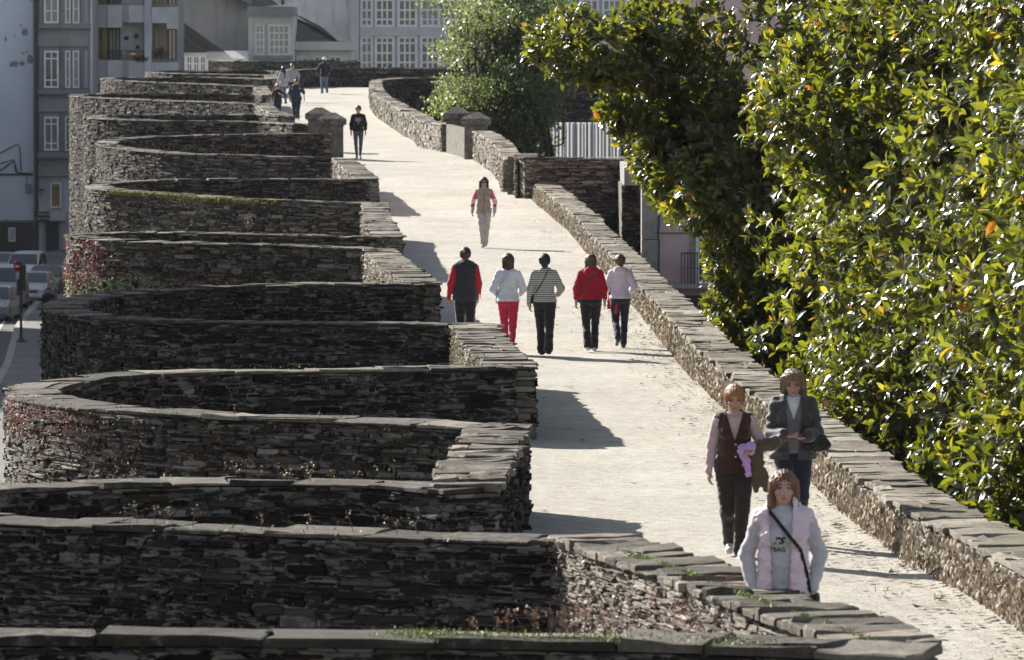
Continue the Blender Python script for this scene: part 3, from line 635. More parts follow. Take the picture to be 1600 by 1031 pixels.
# --- balcony house
Y = 318
t = bthing('balcony_house', 'balcony block with alternating pale and blue grey parapet panels', Y, 210)
b = MB(); a = W(144, 400, Y); d = W(268, 0, Y); b.box(a[0], d[0], Y, Y+12, ZL, 13); b.build('wall', M_grey2, t)
b = MB(); R(b, 188, -60, 224, 130, Y, .02, 0); b.build('recess_wall', M_panel, t)
for r_, (py0, py1) in enumerate(((-60, -48), (9, 44), (95, 132))):
    for (x0, x1, mt_, dy) in ((144, 169, M_panel2, 0), (170, 193, M_panel, 0), (193.3, 203, M_panel2, -8 if r_ == 1 else 0), (203.3, 228, M_panel, -8 if r_ == 1 else 0), (239, 262, M_panel, -7 if r_ == 1 else 0), (262.3, 280.5, M_panel, 2)):
        b = MB(); R(b, x0, py0 if x0 < 230 else py0+3, x1, py1+dy, Y, 1.1, -.98); b.build('balcony_panel', mt_, t)
for (y0, y1) in ((-40, 9), (45, 95)):
    b = MB(); R(b, 144, y1-1.5, 280, y1+2, Y, 1.05, 0); b.build('floor_slab', M_grey2, t)
    window(t, 145, y0, 161, y1, Y, 1, 1, .07, mat=M_panel2, pane=M_curt, transom=(.5,))
    b = MB(); R(b, 161, y0, 168, y1, Y, .5, 0); b.build('wood_post', M_ochre, t)
    window(t, 170, y0, 188, y1, Y, 3, 1, .06, mat=M_dk, pane=M_curt)
    window(t, 240, y0, 262, y1, Y, 3, 1, .12, mat=M_ochre, pane=M_curt)
    window(t, 262, y0, 276, y1, Y, 2, 1, .08, mat=M_dk, pane=M_glass)
    b = MB()
    for k in range(14): x = W(170+k*1.7, 0, Y)[0]; b.box(x-.012, x+.012, Y-1.03, Y-1.0, W(0, y1, Y)[2], W(0, y1-15, Y)[2])
    R(b, 168, y1-15.5, 228, y1-14.5, Y, 1.05, -1.0); b.build('railing', M_iron, t)
b = MB(); R(b, 228, -60, 238, 135, Y, 1.2, -.2); b.build('column', M_blue, t)
for q in ((197.5, 60, 3.6), (213, 57, 3.6), (215, 74, 3)):
    c0 = W(q[0], q[1], Y-.05); b = MB(); k = 16; th = np.arange(k)*2*math.pi/k; rr = q[2]*Y/F
    V = [(c0[0]+math.cos(a_)*rr, Y-.12, c0[2]+math.sin(a_)*rr) for a_ in th]+[(c0[0]+math.cos(a_)*rr, Y-.02, c0[2]+math.sin(a_)*rr) for a_ in th]
    b.add(V, [np.arange(k)[None], np.array([(i_, i_+k, (i_+1) % k+k, (i_+1) % k) for i_ in range(k)])]); b.build('wall_plate', M_dk, t)
b = MB(); c0 = W(208, 79, Y-.7); b.lathe((c0[0], c0[1], c0[2]-.25), [(.02, .25), (.18, .18), (.32, .02), (.34, 0)], 14); b.build('parasol_top', M_pwh, t)
b = MB(); R(b, 200, 80, 225, 95, Y, .95, -.6); b.build('wood_chest', M_ochre, t)
def leafball(name, label, c0, r, n, mat, ls=.1, cat='plant', parent=None, sq=1.0, c=(1, 1, 1)):
    P = rng.normal(0, 1, (n, 3)); P /= np.linalg.norm(P, axis=1)[:, None]; P *= (rng.random(n)**.5)[:, None]; P = P*np.array(r)*1.0+np.array(c0)
    o = leafcloud(P, ls, mat, name, parent, c)
    if label: tag(o, label, cat)
    return o
def leafcloud(P, ls, mat, name, parent=None, c=(1, 1, 1), aspect=.5, up=0.3, var=.3):
    n = len(P); a = rng.normal(0, 1, (n, 3)); a[:, 2] += up; a /= np.linalg.norm(a, axis=1)[:, None]; q = rng.normal(0, 1, (n, 3)); b_ = np.cross(a, q); b_ /= np.linalg.norm(b_, axis=1)[:, None]+1e-9
    L = ls*rng.uniform(.6, 1.3, n)[:, None]; Wd = L*aspect*.5
    V = np.stack([P-a*L*.5, P+b_*Wd, P+a*L*.5, P-b_*Wd], 1); i = np.arange(n)[:, None]*4+np.arange(4)[None]
    cc = np.array(c)*(1+rng.normal(0, var, (n, 1))).clip(.3, 2)*np.ones(3); mb = MB(); mb.add(V.reshape(-1, 3), [i], np.repeat(cc, 4, 0)); return mb.build(name, mat, parent)
def leafmat(name, col, trans=(.3, .4, .05), tw=.3, rough=.5):
    m, p = newmat(name); at = nd(m, 'ShaderNodeAttribute', attribute_name='Col')
    c = mix(m, 1.0, col, at.outputs['Color'], 'MULTIPLY'); lk(m, c, p.inputs['Base Color']); p.inputs['Roughness'].default_value = rough
    tr = nd(m, 'ShaderNodeBsdfTranslucent'); lk(m, mix(m, 1.0, trans, at.outputs['Color'], 'MULTIPLY'), tr.inputs[0])
    ms = nd(m, 'ShaderNodeMixShader'); ms.inputs[0].default_value = tw; out = m.node_tree.nodes['Material Output']
    lk(m, p.outputs[0], ms.inputs[1]); lk(m, tr.outputs[0], ms.inputs[2]); lk(m, ms.outputs[0], out.inputs[0]); return m
M_lgreen = leafmat('green leaves', (.05, .08, .025)); M_lred = leafmat('red creeper leaves', (.22, .045, .05), (.4, .06, .06), .3)
c0 = W(250, 84, Y-.9); leafball('balcony_plant', 'reddish leafy plant on the right balcony of the panelled block', c0, (.45, .25, .35), 260, M_lred, .12, c=(.5, .8, .6))
c0 = W(220, 92, Y-1.25); leafball('balcony_plant', 'dark plant trailing over the middle balcony of the panelled block', c0, (.5, .15, .2), 160, M_lgreen, .12, c=(.5, .5, .5))

# --- roofs and attic house
Y = 345
t = bthing('cement_gable', 'big stained grey cement gable wall behind the roofs', Y, 330)
b = MB(); a = W(270, 200, Y); d = W(392, 0, Y); b.box(a[0], d[0], Y, Y+8, ZL, 11); b.build('wall', M_grey2, t)
b = MB(); p0 = W(335, -12, Y); p1 = W(392, 14, Y); p2 = W(432, 10, Y); p3 = W(380, -20, Y)
b.add([(p0[0], Y-.9, p0[2]), (p1[0], Y-.9, p1[2]), (p2[0], Y+3, p2[2]+.1), (p3[0], Y+3, p3[2]+.6)], np.array([[0, 1, 2, 3]])); b.add([(p0[0], Y-.9, p0[2]-.14), (p1[0], Y-.9, p1[2]-.14), (p1[0], Y-.9, p1[2]), (p0[0], Y-.9, p0[2])], np.array([[0, 1, 2, 3]])); b.build('roof', M_roof, t)
Y = 340
t = bthing('tiled_house', 'low house with a shadowed slate roof beside the balcony block', Y, 300)
def poly(mb, pts, Y, th=.3, c=(1, 1, 1), dY=None):
    k = len(pts); dY = dY or [0]*k
    f = [W(x, y, Y+q) for (x, y), q in zip(pts, dY)]; bk = [(x, y+th, z) for x, y, z in f]
    mb.add(f+bk, [np.arange(k)[None][:, ::-1], np.array([(i_, (i_+1) % k, (i_+1) % k+k, i_+k) for i_ in range(k)])], c)
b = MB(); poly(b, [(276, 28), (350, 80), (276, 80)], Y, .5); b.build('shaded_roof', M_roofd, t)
b = MB(); poly(b, [(272, 47), (322, 80), (322, 83), (272, 83)], Y-1.5, .4); b.build('roof', M_roof, t)
b = MB(); R(b, 276, 83, 324, 140, Y, .5, 4); b.build('wall', M_blue, t)
for k in range(4): window(t, 281+k*10.5, 88, 290.5+k*10.5, 112, Y-.5, 2, 2, .07)
t = bthing('white_gallery', 'long white glazed gallery with a sloping white awning roof', Y, 360)
b = MB(); R(b, 322, 92, 405, 140, Y, .6, 4); b.build('wall', M_pwh, t)
b = MB(); poly(b, [(327, 80), (402, 80), (404, 92), (322, 92)], Y-.7, 1.2, dY=[.9, .9, 0, 0]); b.build('awning_roof', M_panel, t)
for k in range(8): window(t, 324+k*9.6, 94, 331.6+k*9.6, 112, Y-.6, 1, 1, .05, mat=M_pwh)
Y = 335
t = bthing('attic_house', 'white attic house with two paned windows under a grey parapet', Y, 420)
b = MB(); R(b, 388, 24, 458, 140, Y, 0, 6); b.build('wall', M_cream, t)
b = MB(); R(b, 387, 11, 459, 22, Y, .3, 6); R(b, 385, 21.5, 460, 24.5, Y, .5, 6); b.build('parapet', M_grey, t)
window(t, 399, 39, 413, 87, Y, 2, 4, .08); window(t, 419, 39, 453, 87, Y, 4, 4, .1)
b = MB(); R(b, 396, 88, 458, 93, Y, .4, 0); b.build('sill', M_grey, t)
b = MB(); R(b, 391, 94, 457, 103, Y, .1, 0); b.build('wall_band', M_pwh, t)
Y = 338
t = bthing('cream_annexe', 'low cream annexe with a flat fascia behind the far wall', Y, 505)
b = MB(); R(b, 458, 66, 553, 79, Y, .5, 5); b.build('fascia', M_cream, t)
b = MB(); R(b, 458, 79, 549, 140, Y, 0, 5); b.build('wall', M_cream, t)
for (x0, x1) in ((464, 480), (491, 508), (514, 534)): window(t, x0, 89, x1, 112, Y, 2, 1, .07)
b = MB(); poly(b, [(458, 26), (542, 65.5), (458, 65.5)], Y+.6, .5, dY=[4, 0, 0]); b.build('roof', M_roof, t)
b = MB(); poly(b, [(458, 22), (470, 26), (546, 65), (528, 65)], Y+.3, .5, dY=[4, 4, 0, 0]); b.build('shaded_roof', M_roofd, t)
Y = 362
t = bthing('weathered_house', 'high weathered pale blue wall behind the annexe roof', Y, 480)
b = MB(); R(b, 392, -60, 549, 140, Y, 0, 8); b.build('wall', M_blue, t)
b = MB(); R(b, 440, -25, 444, 8, Y, .6, 0); b.build('chimney_pipe', M_dk, t)
# --- gallery building with grid windows
Y = 356
t = bthing('gallery_building', 'bluish building with storeys of white grid windows behind the tree', Y, 640)
b = MB(); R(b, 549, -70, 1100, 200, Y, 0, 10); b.build('wall', M_panel, t)
b = MB(); R(b, 549, -70, 561, 140, Y, .5, 0); b.build('pilaster', M_panel, t)
for (y0, y1) in ((-82, -68), (-34, -10), (43, 57), (110, 124)):
    b = MB(); R(b, 562, y0, 1090, y1, Y, .25, 0); b.build('spandrel', M_panel, t)
xs = 563
for g in range(15):
    x0 = 585.5+35.5*(g-1) if g else 563; x1 = x0+(31 if g else 20)
    for (y0, y1) in ((-10, 43), (57, 110)):
        window(t, x0, y0, x1, y1, Y, 3 if g else 2, 4, .15, transom=(.18, .5, .84), mat=M_pwh, pane=M_curt if (g*3+int(y0 > 0)) % 4 == 1 else M_glass)
# --- right: pale striped sheeting, pink house, lamp
Y = 236
t = bthing('white_pavilion', 'pale ribbed white sheeting between the tree and the magnolia', Y, 910)
m, p = newmat('white sheeting'); p.inputs['Base Color'].default_value = (.55, .55, .55, 1); p.inputs['Roughness'].default_value = .6
tr = nd(m, 'ShaderNodeBsdfTranslucent'); tr.inputs[0].default_value = (.6, .6, .62, 1); ms = nd(m, 'ShaderNodeMixShader'); ms.inputs[0].default_value = .35; lk(m, p.outputs[0], ms.inputs[1]); lk(m, tr.outputs[0], ms.inputs[2]); lk(m, ms.outputs[0], m.node_tree.nodes['Material Output'].inputs[0])
b = MB(); a = W(858, 330, Y); d = W(970, 192, Y); nn_ = 120; xs_ = np.linspace(a[0], d[0], nn_); yy_ = Y+.12*np.sin(np.linspace(0, 40*math.pi, nn_)); b.add(np.concatenate([np.c_[xs_, yy_, np.full(nn_, a[2])], np.c_[xs_, yy_, np.full(nn_, d[2])]]), [np.array([(q, q+1, q+1+nn_, q+nn_) for q in range(nn_-1)])]); b.build('sheeting', m, t, smooth=True)
b = MB()
for k in range(12): x = 862+k*9; R(b, x+random.uniform(-1, 1), 192, x+random.uniform(1.5, 3), 330, Y, .2, -.12, c=(.5,)*3)
b.build('ribs', plain('grey rib', (.33, .36, .40), .6, .2, 2), t)
Y = 150
t = thing('pink_house', 'pink rendered house with granite corner and an iron balcony', 'building', (6, Y, ZR))
b = MB(); a = W(1028, 400, Y); b.box(a[0], 22, Y, Y+12, ZR, 12); b.build('wall', M_pink, t)
b = MB(); a = W(1003, 0, Y); d = W(1028, 0, Y); z = ZR; k = 0
while z < 11: b.box(a[0]-(.0 if k % 2 else .0), d[0], Y-.08, Y+1, z, z+1.3-.02, c=(.5,)*3); z += 1.3; k += 1
b.build('corner_pier', M_bgran, t)
b = MB(); R(b, 1080, 298, 1087, 444, Y, .1, 0); b.build('window_surround', M_bgran, t)
window(t, 1087, 300, 1112, 443, Y, 2, 4, .09)
b = MB(); R(b, 1034, 443, 1150, 450, Y, .7, 0); b.build('balcony_slab', M_bgran, t)
b = MB(); z0 = W(0, 443, Y)[2]; z1 = W(0, 395, Y)[2]
for k in range(16): x = W(1064+k*5, 0, Y)[0]; b.box(x-.012, x+.012, Y-.66, Y-.635, z0, z1)
R(b, 1063, 394, 1150, 396, Y, .67, -.62); R(b, 1063, 418, 1150, 419, Y, .67, -.64); b.build('balcony_railing', M_iron, t)
b = MB(); R(b, 1062, 462, 1150, 620, Y, .05, 0); b.build('shopfront', M_dk, t)
b = MB(); b.tube([W(1028.5, 240, Y-.1), W(1030, 350, Y-.1), W(1028, 365, Y-.1), W(1030, 380, Y-.1), W(1029, 440, Y-.1)], .02, 5); R(b, 1029, 364, 1080, 365.2, Y, .04, 0); b.build('cable', M_dk, t)
Y = 152
t = thing('slate_house', 'dark slate clad side wall left of the pink house', 'building', (3.2, Y, ZR))
cvs = Curve2([(W(972, 0, Y)[0], Y), (W(1003, 0, Y)[0], Y)], smooth=False); b = MB(); stone_face(b, cvs, 0, -1, 0, 6.5, 0, cvs.L, 1.8, 4, zf=lambda q: np.full(np.shape(q), W(0, 290, 152)[2])); b.build('masonry_facing', M_face, t)
b = MB(); b.box(cvs.p[0][0], cvs.p[1][0], Y+.05, Y+8, ZR, W(0, 290, Y)[2]); b.build('wall', M_core, t)
b = MB(); R(b, 975, 258, 1003, 290, Y, .3, 6); b.build('parapet', M_grey2, t)
lt = thing('street_lamp', 'white bell shaped lamp hanging between magnolia and pink wall', 'street lamp', W(1042, 320, 140))
c0 = W(1042, 326, 140); s_ = 140/F
b = MB(); b.lathe(c0, [(.24, 0), (.25, .02), (.235, .10), (.20, .19), (.13, .28), (.06, .33), (.05, .42), (.0, .43)], 20); b.build('lamp_shade', plain('enamel', (.6, .62, .66), .35, .08, 3), lt, smooth=True)
b = MB(); b.lathe((c0[0], c0[1], c0[2]), [(.22, .03), (.2, -.02), (.1, -.05), (0, -.055)], 16); b.build('lamp_glass', plain('lamp glass', (.3, .3, .3), .2, .1, 3), lt, smooth=True)
b = MB(); b.tube([(c0[0], c0[1], c0[2]+.4), (c0[0], c0[1], c0[2]+.8), (c0[0]+.05, c0[1]+.6, c0[2]+1.15), (c0[0]+.1, 149.9, c0[2]+1.0)], .03, 8); b.build('bracket', M_iron, lt)
Y = 112
t = thing('blue_grey_house', 'plain blue grey wall glimpsed under the magnolias', 'building', (9, Y, ZR))
b = MB(); b.box(6.2, 26, Y, Y+9, ZR, 5); b.build('wall', M_grey2, t)
for x in (6.8, 8.4, 9.8, 12.5): 
    b = MB(); b.box(x, x+.9, Y-.1, Y, -1.5, .4); b.build('shutter', M_panel, t)
fb = thing('balustrade', 'white posts of a low balustrade seen under the magnolia leaves', 'fence', (7, 82, ZR))
for k in range(14):
    b = MB(); x = 4.7+k*.75; b.box(x, x+.13, 88, 88.13, ZR, -.75, bev=.02); b.build('post', M_panel, fb)
b = MB(); b.box(4.5, 15, 87.98, 88.15, -.75, -.65); b.build('rail', M_grey2, fb)

# houses outside the frame on the left that shade the street and one tower
def block(label, x0, x1, y0, y1, z1, mat):
    t = thing('apartment_block', label, 'building', ((x0+x1)/2, (y0+y1)/2, ZL)); b = MB(); b.box(x0, x1, y0, y1, ZL, z1); b.build('wall', mat, t)
    b = MB(); b.box(x0-.3, x1+.3, y0-.3, y1+.3, z1, z1+.35); b.build('cornice', M_grey, t)
    z = ZL+1.2
    while z < z1-1.5:
        for y in np.arange(y0+1.2, y1-1.5, 2.6):
            b = MB(); b.box(x1-.02, x1+.03, y, y+1.1, z, z+1.5); b.build('window', M_glass, t)
        z += 3
block('tall block beside the street that shades the fully dark tower', -32, -20, 100, 115, 15.3, M_cream)
block('long low block on the far side of the street, nearer part', -38, -32, 180, 253.5, 6.3, M_wh)
block('long low block on the far side of the street, farther part', -42, -34, 265.5, 330, 6.6, M_cream)

# ================================================================= vehicles
def paint(name, col, rough=.35, metal=.0):
    m, p = newmat(name); v = coords(m); n1 = noise(m, v, 3, 4); c = ramp(m, n1, [(.3, tuple(q*.88 for q in col)), (.7, col)]).outputs[0]; lk(m, c, p.inputs['Base Color'])
    p.inputs['Roughness'].default_value = rough; p.inputs['Metallic'].default_value = metal; p.inputs['Coat Weight'].default_value = .25; p.inputs['Coat Roughness'].default_value = .08; return m
M_tyre = plain('tyre rubber', (.02, .02, .02), .9, .2, 20); M_rim = plain('alloy rim', (.45, .45, .46), .35, .1, 8, metal=.8)
m, p = newmat('car glass'); p.inputs['Base Color'].default_value = (.02, .03, .045, 1); p.inputs['Roughness'].default_value = .06; p.inputs['Specular IOR Level'].default_value = 1; M_cglass = m
M_lampg = plain('headlight glass', (.6, .62, .65), .1, .1, 20, spec=.9); M_plate = plain('number plate', (.7, .7, .68), .5, .05, 9)
CARS = 'cars and vans in the street below the towers'
def car(label, px, Y, col, L=4.2, Wd=1.74, H=1.45, kind='car', yaw=0, name='parked_car', z=ZL-.02, cat='car'):
    X = (px-800)/F*Y; t = thing(name, label, cat, (X, Y, z), group=CARS)
    if kind == 'van': st = [(0, .5, .62), (.03, .3, .95), (.18, .22, 1.12), (.26, .22, 1.2), (.42, .2, H*.96), (.6, .2, H), (.9, .2, H), (.985, .25, H*.96), (1, .4, H*.8)]; ws = (3, 4); sw = [(3.3, 4.9), (5.05, 5.95), (6.05, 6.9)]; belt = 1.12
    else: st = [(0, .42, .52), (.025, .25, .70), (.13, .2, .84), (.27, .2, .93), (.44, .2, H*.965), (.58, .2, H), (.78, .2, H*.97), (.93, .22, H*.72), (.985, .28, H*.66), (1, .4, H*.55)]; ws = (3, 4); sw = [(3.35, 4.6), (4.7, 5.6), (5.7, 6.6)]; belt = .92
    hw = Wd/2; ring = []
    for (u, zl, zt) in st:
        y = u*L; e = .86 if u in (0, 1) else (.95 if u < .03 or u > .98 else 1); zb = min(zt, belt); k = max(0, (zt-belt)/(H-belt)); wt = hw*e*(1-.2*k)*(.93 if zt > belt else .9)
        ring.append([(-hw*e, y, zl), (-hw*e*1.0, y, zb*.62), (-hw*e*.985, y, zb-.03), (-wt-.02*k, y, zt-.05), (-wt+.09, y, zt), (0, y, zt+.02), (wt-.09, y, zt), (wt+.02*k, y, zt-.05), (hw*e*.985, y, zb-.03), (hw*e, y, zb*.62), (hw*e, y, zl)])
    V = np.array(ring); n_, k_ = V.shape[:2]; V[..., 1] -= L/2
    i = np.arange(n_-1)[:, None]*k_; j = np.arange(k_)[None]; q = np.stack([i+j, i+k_+j, i+k_+(j+1) % k_, i+(j+1) % k_], -1).reshape(-1, 4)
    ends = [np.arange(k_)[None], np.arange((n_-1)*k_, n_*k_)[None][:, ::-1]]
    mb = MB(); mb.add(V.reshape(-1, 3), [q]+ends)
    P = []
    body = mb.build('body', paint('car paint', col), None); P.append(body)
    def surf(u, side):     # interpolated ring at fractional station
        a = int(u); f = u-a; return V[a]*(1-f)+V[min(a+1, n_-1)]*f
    def plate(name, quad, mat, off):
        mb = MB(); qd = np.array(quad, float); nn = np.cross(qd[1]-qd[0], qd[3]-qd[0]); nn /= np.linalg.norm(nn); nn = nn*(1 if np.dot(nn, qd.mean(0)-np.array([0, .2, .6])) > 0 else -1); mb.add(np.vstack([qd+nn*off, qd-nn*.01]), np.array([(0, 1, 2, 3), (0, 4, 5, 1), (1, 5, 6, 2), (2, 6, 7, 3), (3, 7, 4, 0)])); o = mb.build(name, mat, None); P.append(o); return o
    a, b_ = surf(ws[0]+.08, 0), surf(ws[1]-.06, 0)
    ins = lambda p, f: p*np.array([f, 1, 1])
    plate('windscreen', [ins(a[3], .93)+[0, 0, .05], ins(a[7], .93)+[0, 0, .05], ins(b_[7], .92)+[0, 0, .04], ins(b_[3], .92)+[0, 0, .04]], M_cglass, .03)
    for (u0, u1) in sw:
        A0, A1 = surf(u0, 0), surf(u1, 0)
        for (lo, hi, s_) in ((2, 3, 1), (8, 7, -1)):
            def pt(Rg, f): return Rg[lo]*(1-f)+Rg[hi]*f
            f0 = min(1, .92) if kind == 'van' else .9
            qd = [pt(A0, .12), pt(A0, f0 if A0[hi][2] > belt+.1 else .5), pt(A1, f0), pt(A1, .12)]
            if s_ < 0: qd = qd[::-1]
            plate('side_window', qd[::-1], M_cglass, .012)
    for s_ in (-1, 1):
        mb = MB(); mb.box(s_*hw*.80-.2, s_*hw*.80+.14, -L/2-.0, -L/2+.35, .58 if kind != 'van' else .68, .72 if kind != 'van' else .88, bev=.05); P.append(mb.build('headlight', M_lampg))
        mb = MB(); mb.box(s_*(hw+.1)-.09, s_*(hw+.1)+.09, -L/2+.28*L, -L/2+.28*L+.12, belt, belt+.15, bev=.04); P.append(mb.build('mirror', paint('mirror paint', col)))
        for yy in (.19, .8):
            mb = MB(); th = np.arange(18)*2*math.pi/18; r_ = .31; cy = -L/2+yy*L; xo = s_*(hw+.005)
            xi = s_*(hw-.2); Vt = [(x_, cy+math.cos(a_)*rr, r_+.0+math.sin(a_)*rr) for x_, rr in ((xi, r_), (xo, r_), (xo, r_*.66)) for a_ in th]
            ii = np.arange(2)[:, None]*18; jj = np.arange(18)[None]; mb.add(Vt, [np.stack([ii+jj, ii+(jj+1) % 18, ii+18+(jj+1) % 18, ii+18+jj], -1).reshape(-1, 4)]); wh = mb.build('wheel', M_tyre); P.append(wh)
            mb = MB(); Vt = [(xo-s_*.015, cy+math.cos(a_)*r_*.66, r_+math.sin(a_)*r_*.66) for a_ in th]+[(xo-s_*.03, cy, r_)]; mb.add(Vt, np.array([(k2, (k2+1) % 18, 18) for k2 in range(18)])); rm = mb.build('rim', M_rim); rm.parent = wh
    mb = MB(); mb.box(-hw*.55, hw*.55, -L/2-.02, -L/2+.2, .52, .64 if kind != 'van' else .8, bev=.02); P.append(mb.build('grille', M_iron))
    mb = MB(); mb.box(-hw*.95, hw*.95, -L/2-.07, -L/2+.2, .26, .46, bev=.05); P.append(mb.build('bumper', M_iron if kind == 'van' else paint('bumper paint', col)))
    mb = MB(); mb.box(-.26, .26, -L/2-.085, -L/2-.065, .36, .46); P.append(mb.build('number_plate', M_plate))
    for o in P: o.parent = t
    t.rotation_euler = (0, 0, yaw); return t
YW = -D2R(4)
car('white small van parked behind the traffic light', 40, 287, (.75, .77, .8), 4.3, 1.75, 1.85, 'van', YW)
car('silver grey car roof at the left edge beyond the people carrier', 0, 299, (.5, .52, .55), yaw=YW)
car('large silver blue people carrier cut by the left edge', 3, 263, (0.3, 0.33, 0.39), 4.7, 1.9, 1.98, 'van', YW)
car('dark bonneted car low at the left edge with a pale side', -8, 251, (.22, .24, .28), 4.2, 1.75, 1.5, yaw=YW)
car('light silver hatchback right of the sign post', 53, 270, (0.39, 0.41, 0.46), 4.0, 1.7, 1.46, yaw=YW)
car('dark grey green estate behind the silver hatchback', 73, 279, (.06, .075, .07), 4.5, 1.75, 1.45, yaw=YW)
car('dark blue car with a pale mirror beside the creeper covered tower', 85, 291, (.04, .05, .09), 4.3, 1.74, 1.45, yaw=YW)
car('black car farthest back against the shop fronts', 92, 301, (.02, .02, .022), 4.3, 1.74, 1.48, yaw=YW)

# traffic light and no entry sign
x, Y = W(33, 537, 228)[0], 228
t = thing('traffic_light', 'dark traffic light post with a no entry sign on the pavement', 'traffic light', (x, Y, ZL+.12))
b = MB(); b.tube([(x, Y, ZL+.12), (x, Y, ZL+3.3)], .055, 10); b.lathe((x, Y, ZL+.12), [(.22, 0), (.22, .03), (.1, .12), (.06, .2)], 12); b.build('post', M_iron, t)
b = MB(); b.box(x+.02, x+.2, Y-.12, Y+.12, ZL+2.15, ZL+3.2, bev=.03)
for k in range(3): b.lathe((x+.11, Y-.1, ZL+2.35+k*.3), [(.001, 0), (.001, .001)], 8)
b.build('signal_head', M_iron, t)
b = MB()
for k in range(3): b.box(x+.04, x+.18, Y-.26, Y-.12, ZL+2.46+k*.31, ZL+2.49+k*.31)
b.build('visor', M_iron, t)
b = MB(); b.box(x-.17, x-.03, Y-.1, Y+.1, ZL+1.95, ZL+2.6, bev=.03); b.build('pedestrian_signal', M_iron, t)
ang = D2R(62); ca, sa = math.cos(ang), math.sin(ang); th = np.arange(24)*2*math.pi/24; cz = ZL+3.12; cx = x-.13
fr = [(cx+math.cos(a_)*.23*ca-.0, Y-.16+math.cos(a_)*.23*sa, cz+math.sin(a_)*.23) for a_ in th]; nrm = np.array([sa, -ca, 0])*.0+np.array([-sa, -ca, 0])
nrm = np.array([sa, -ca, 0.])
b = MB(); Fv = np.array(fr); b.add(np.vstack([Fv+nrm*.0, Fv-nrm*.03]), [np.arange(24)[None], np.arange(24, 48)[None][:, ::-1], np.array([(i_, i_+24, (i_+1) % 24+24, (i_+1) % 24) for i_ in range(24)])])
sn = b.build('sign_disc', plain('red enamel', (.30, .02, .03), .4, .08, 3), t)
b = MB(); q = [(-.16, -.04), (.16, -.04), (.16, .04), (-.16, .04)]; b.add([(cx+u*ca+nrm[0]*.006, Y-.16+u*sa+nrm[1]*.006, cz+v_) for u, v_ in q], np.array([[0, 1, 2, 3]])); wb = b.build('white_bar', M_plate); wb.parent = sn
# ================================================================= trees
def bark(name, col): return plain(name, col, .9, .35, 4, bmp=.8, bscale=12, scale=(1, 1, .3), bdist=.03)
M_bark = bark('dark bark', (.055, .045, .035)); M_bark2 = bark('grey brown bark', (.07, .062, .05))
def magleaf():
    m, p = newmat('magnolia leaves'); at = nd(m, 'ShaderNodeAttribute', attribute_name='Col'); sp = nd(m, 'ShaderNodeSeparateColor'); lk(m, at.outputs['Color'], sp.inputs[0])
    top = ramp(m, sp.outputs[0], [(0, (.014, .026, .009)), (.5, (.026, .040, .012)), (.86, (.055, .062, .014)), (.95, (.15, .11, .018)), (1, (.26, .09, .02))]).outputs[0]
    geo = nd(m, 'ShaderNodeNewGeometry'); c = mix(m, geo.outputs['Backfacing'], top, mix(m, .5, top, (.11, .075, .03)))
    lk(m, c, p.inputs['Base Color']); p.inputs['Roughness'].default_value = .33; p.inputs['Specular IOR Level'].default_value = .85
    v = coords(m); bump(m, p, noise(m, v, 16, 2), .35, .02)
    tr = nd(m, 'ShaderNodeBsdfTranslucent'); lk(m, ramp(m, sp.outputs[0], [(0, (.06, .08, .006)), (.4, (.22, .25, .012)), (.75, (.40, .42, .03)), (.93, (.80, .68, .05)), (1, (.8, .25, .03))]).outputs[0], tr.inputs[0])
    ms = nd(m, 'ShaderNodeMixShader'); ms.inputs[0].default_value = .34; out = m.node_tree.nodes['Material Output']
    lk(m, p.outputs[0], ms.inputs[1]); lk(m, tr.outputs[0], ms.inputs[2]); lk(m, ms.outputs[0], out.inputs[0]); return m
M_mag = magleaf()
def norm(a): return a/(np.linalg.norm(a, axis=-1, keepdims=True)+1e-9)
def rosettes(mb, P, D, ll=.17, nl=(7, 12), wr=.38):
    """whorls of folded leaves around shoot tips P pointing along D"""
    n = len(P); k = rng.integers(nl[0], nl[1], n); idx = np.repeat(np.arange(n), k); N = len(idx)
    d = D[idx]; q = norm(np.cross(d, rng.normal(0, 1, (N, 3)))); sp = rng.uniform(.35, 1.5, N)[:, None]
    a = norm(d*np.cos(sp)+q*np.sin(sp)); a[:, 2] -= rng.uniform(0, .25, N); a = norm(a)      # leaf axis
    side = norm(np.cross(a, d)+rng.normal(0, .15, (N, 3))); nn = norm(np.cross(side, a))
    nn = np.where((np.sum(nn*d, 1) < 0)[:, None], -nn, nn)
    L = (ll*rng.uniform(.65, 1.2, N))[:, None]; Wd = L*wr*rng.uniform(.85, 1.15, N)[:, None]*.5
    b0 = P[idx]+d*rng.uniform(-.05, .02, N)[:, None]+a*.015
    m1 = b0+a*L*.32+nn*L*.03; m2 = b0+a*L*.68+nn*L*.02; tip = b0+a*L-nn*L*rng.uniform(0, .16, N)[:, None]
    f = .22*Wd*nn
    V = np.stack([b0, m1, m2, tip, m1+side*Wd+f, m2+side*Wd*.9+f, m1-side*Wd+f, m2-side*Wd*.9+f], 1)
    base = np.arange(N)[:, None]*8
    # winding so that the upper side (nn) is the front
    q4 = np.concatenate([base+np.array([1, 4, 5, 2]), base+np.array([1, 2, 7, 6])]); t3 = np.concatenate([base+np.array([0, 4, 1]), base+np.array([2, 5, 3]), base+np.array([0, 1, 6]), base+np.array([2, 3, 7])])
    tone = np.clip(rng.random(n)[idx]*.5+rng.random(N)*.48, 0, .94); old = rng.random(N) < .016; tone[old] = rng.uniform(.95, 1, old.sum())
    mb.add(V.reshape(-1, 3), [q4, t3], np.repeat(np.stack([tone]*3, 1), 8, 0))
    return N
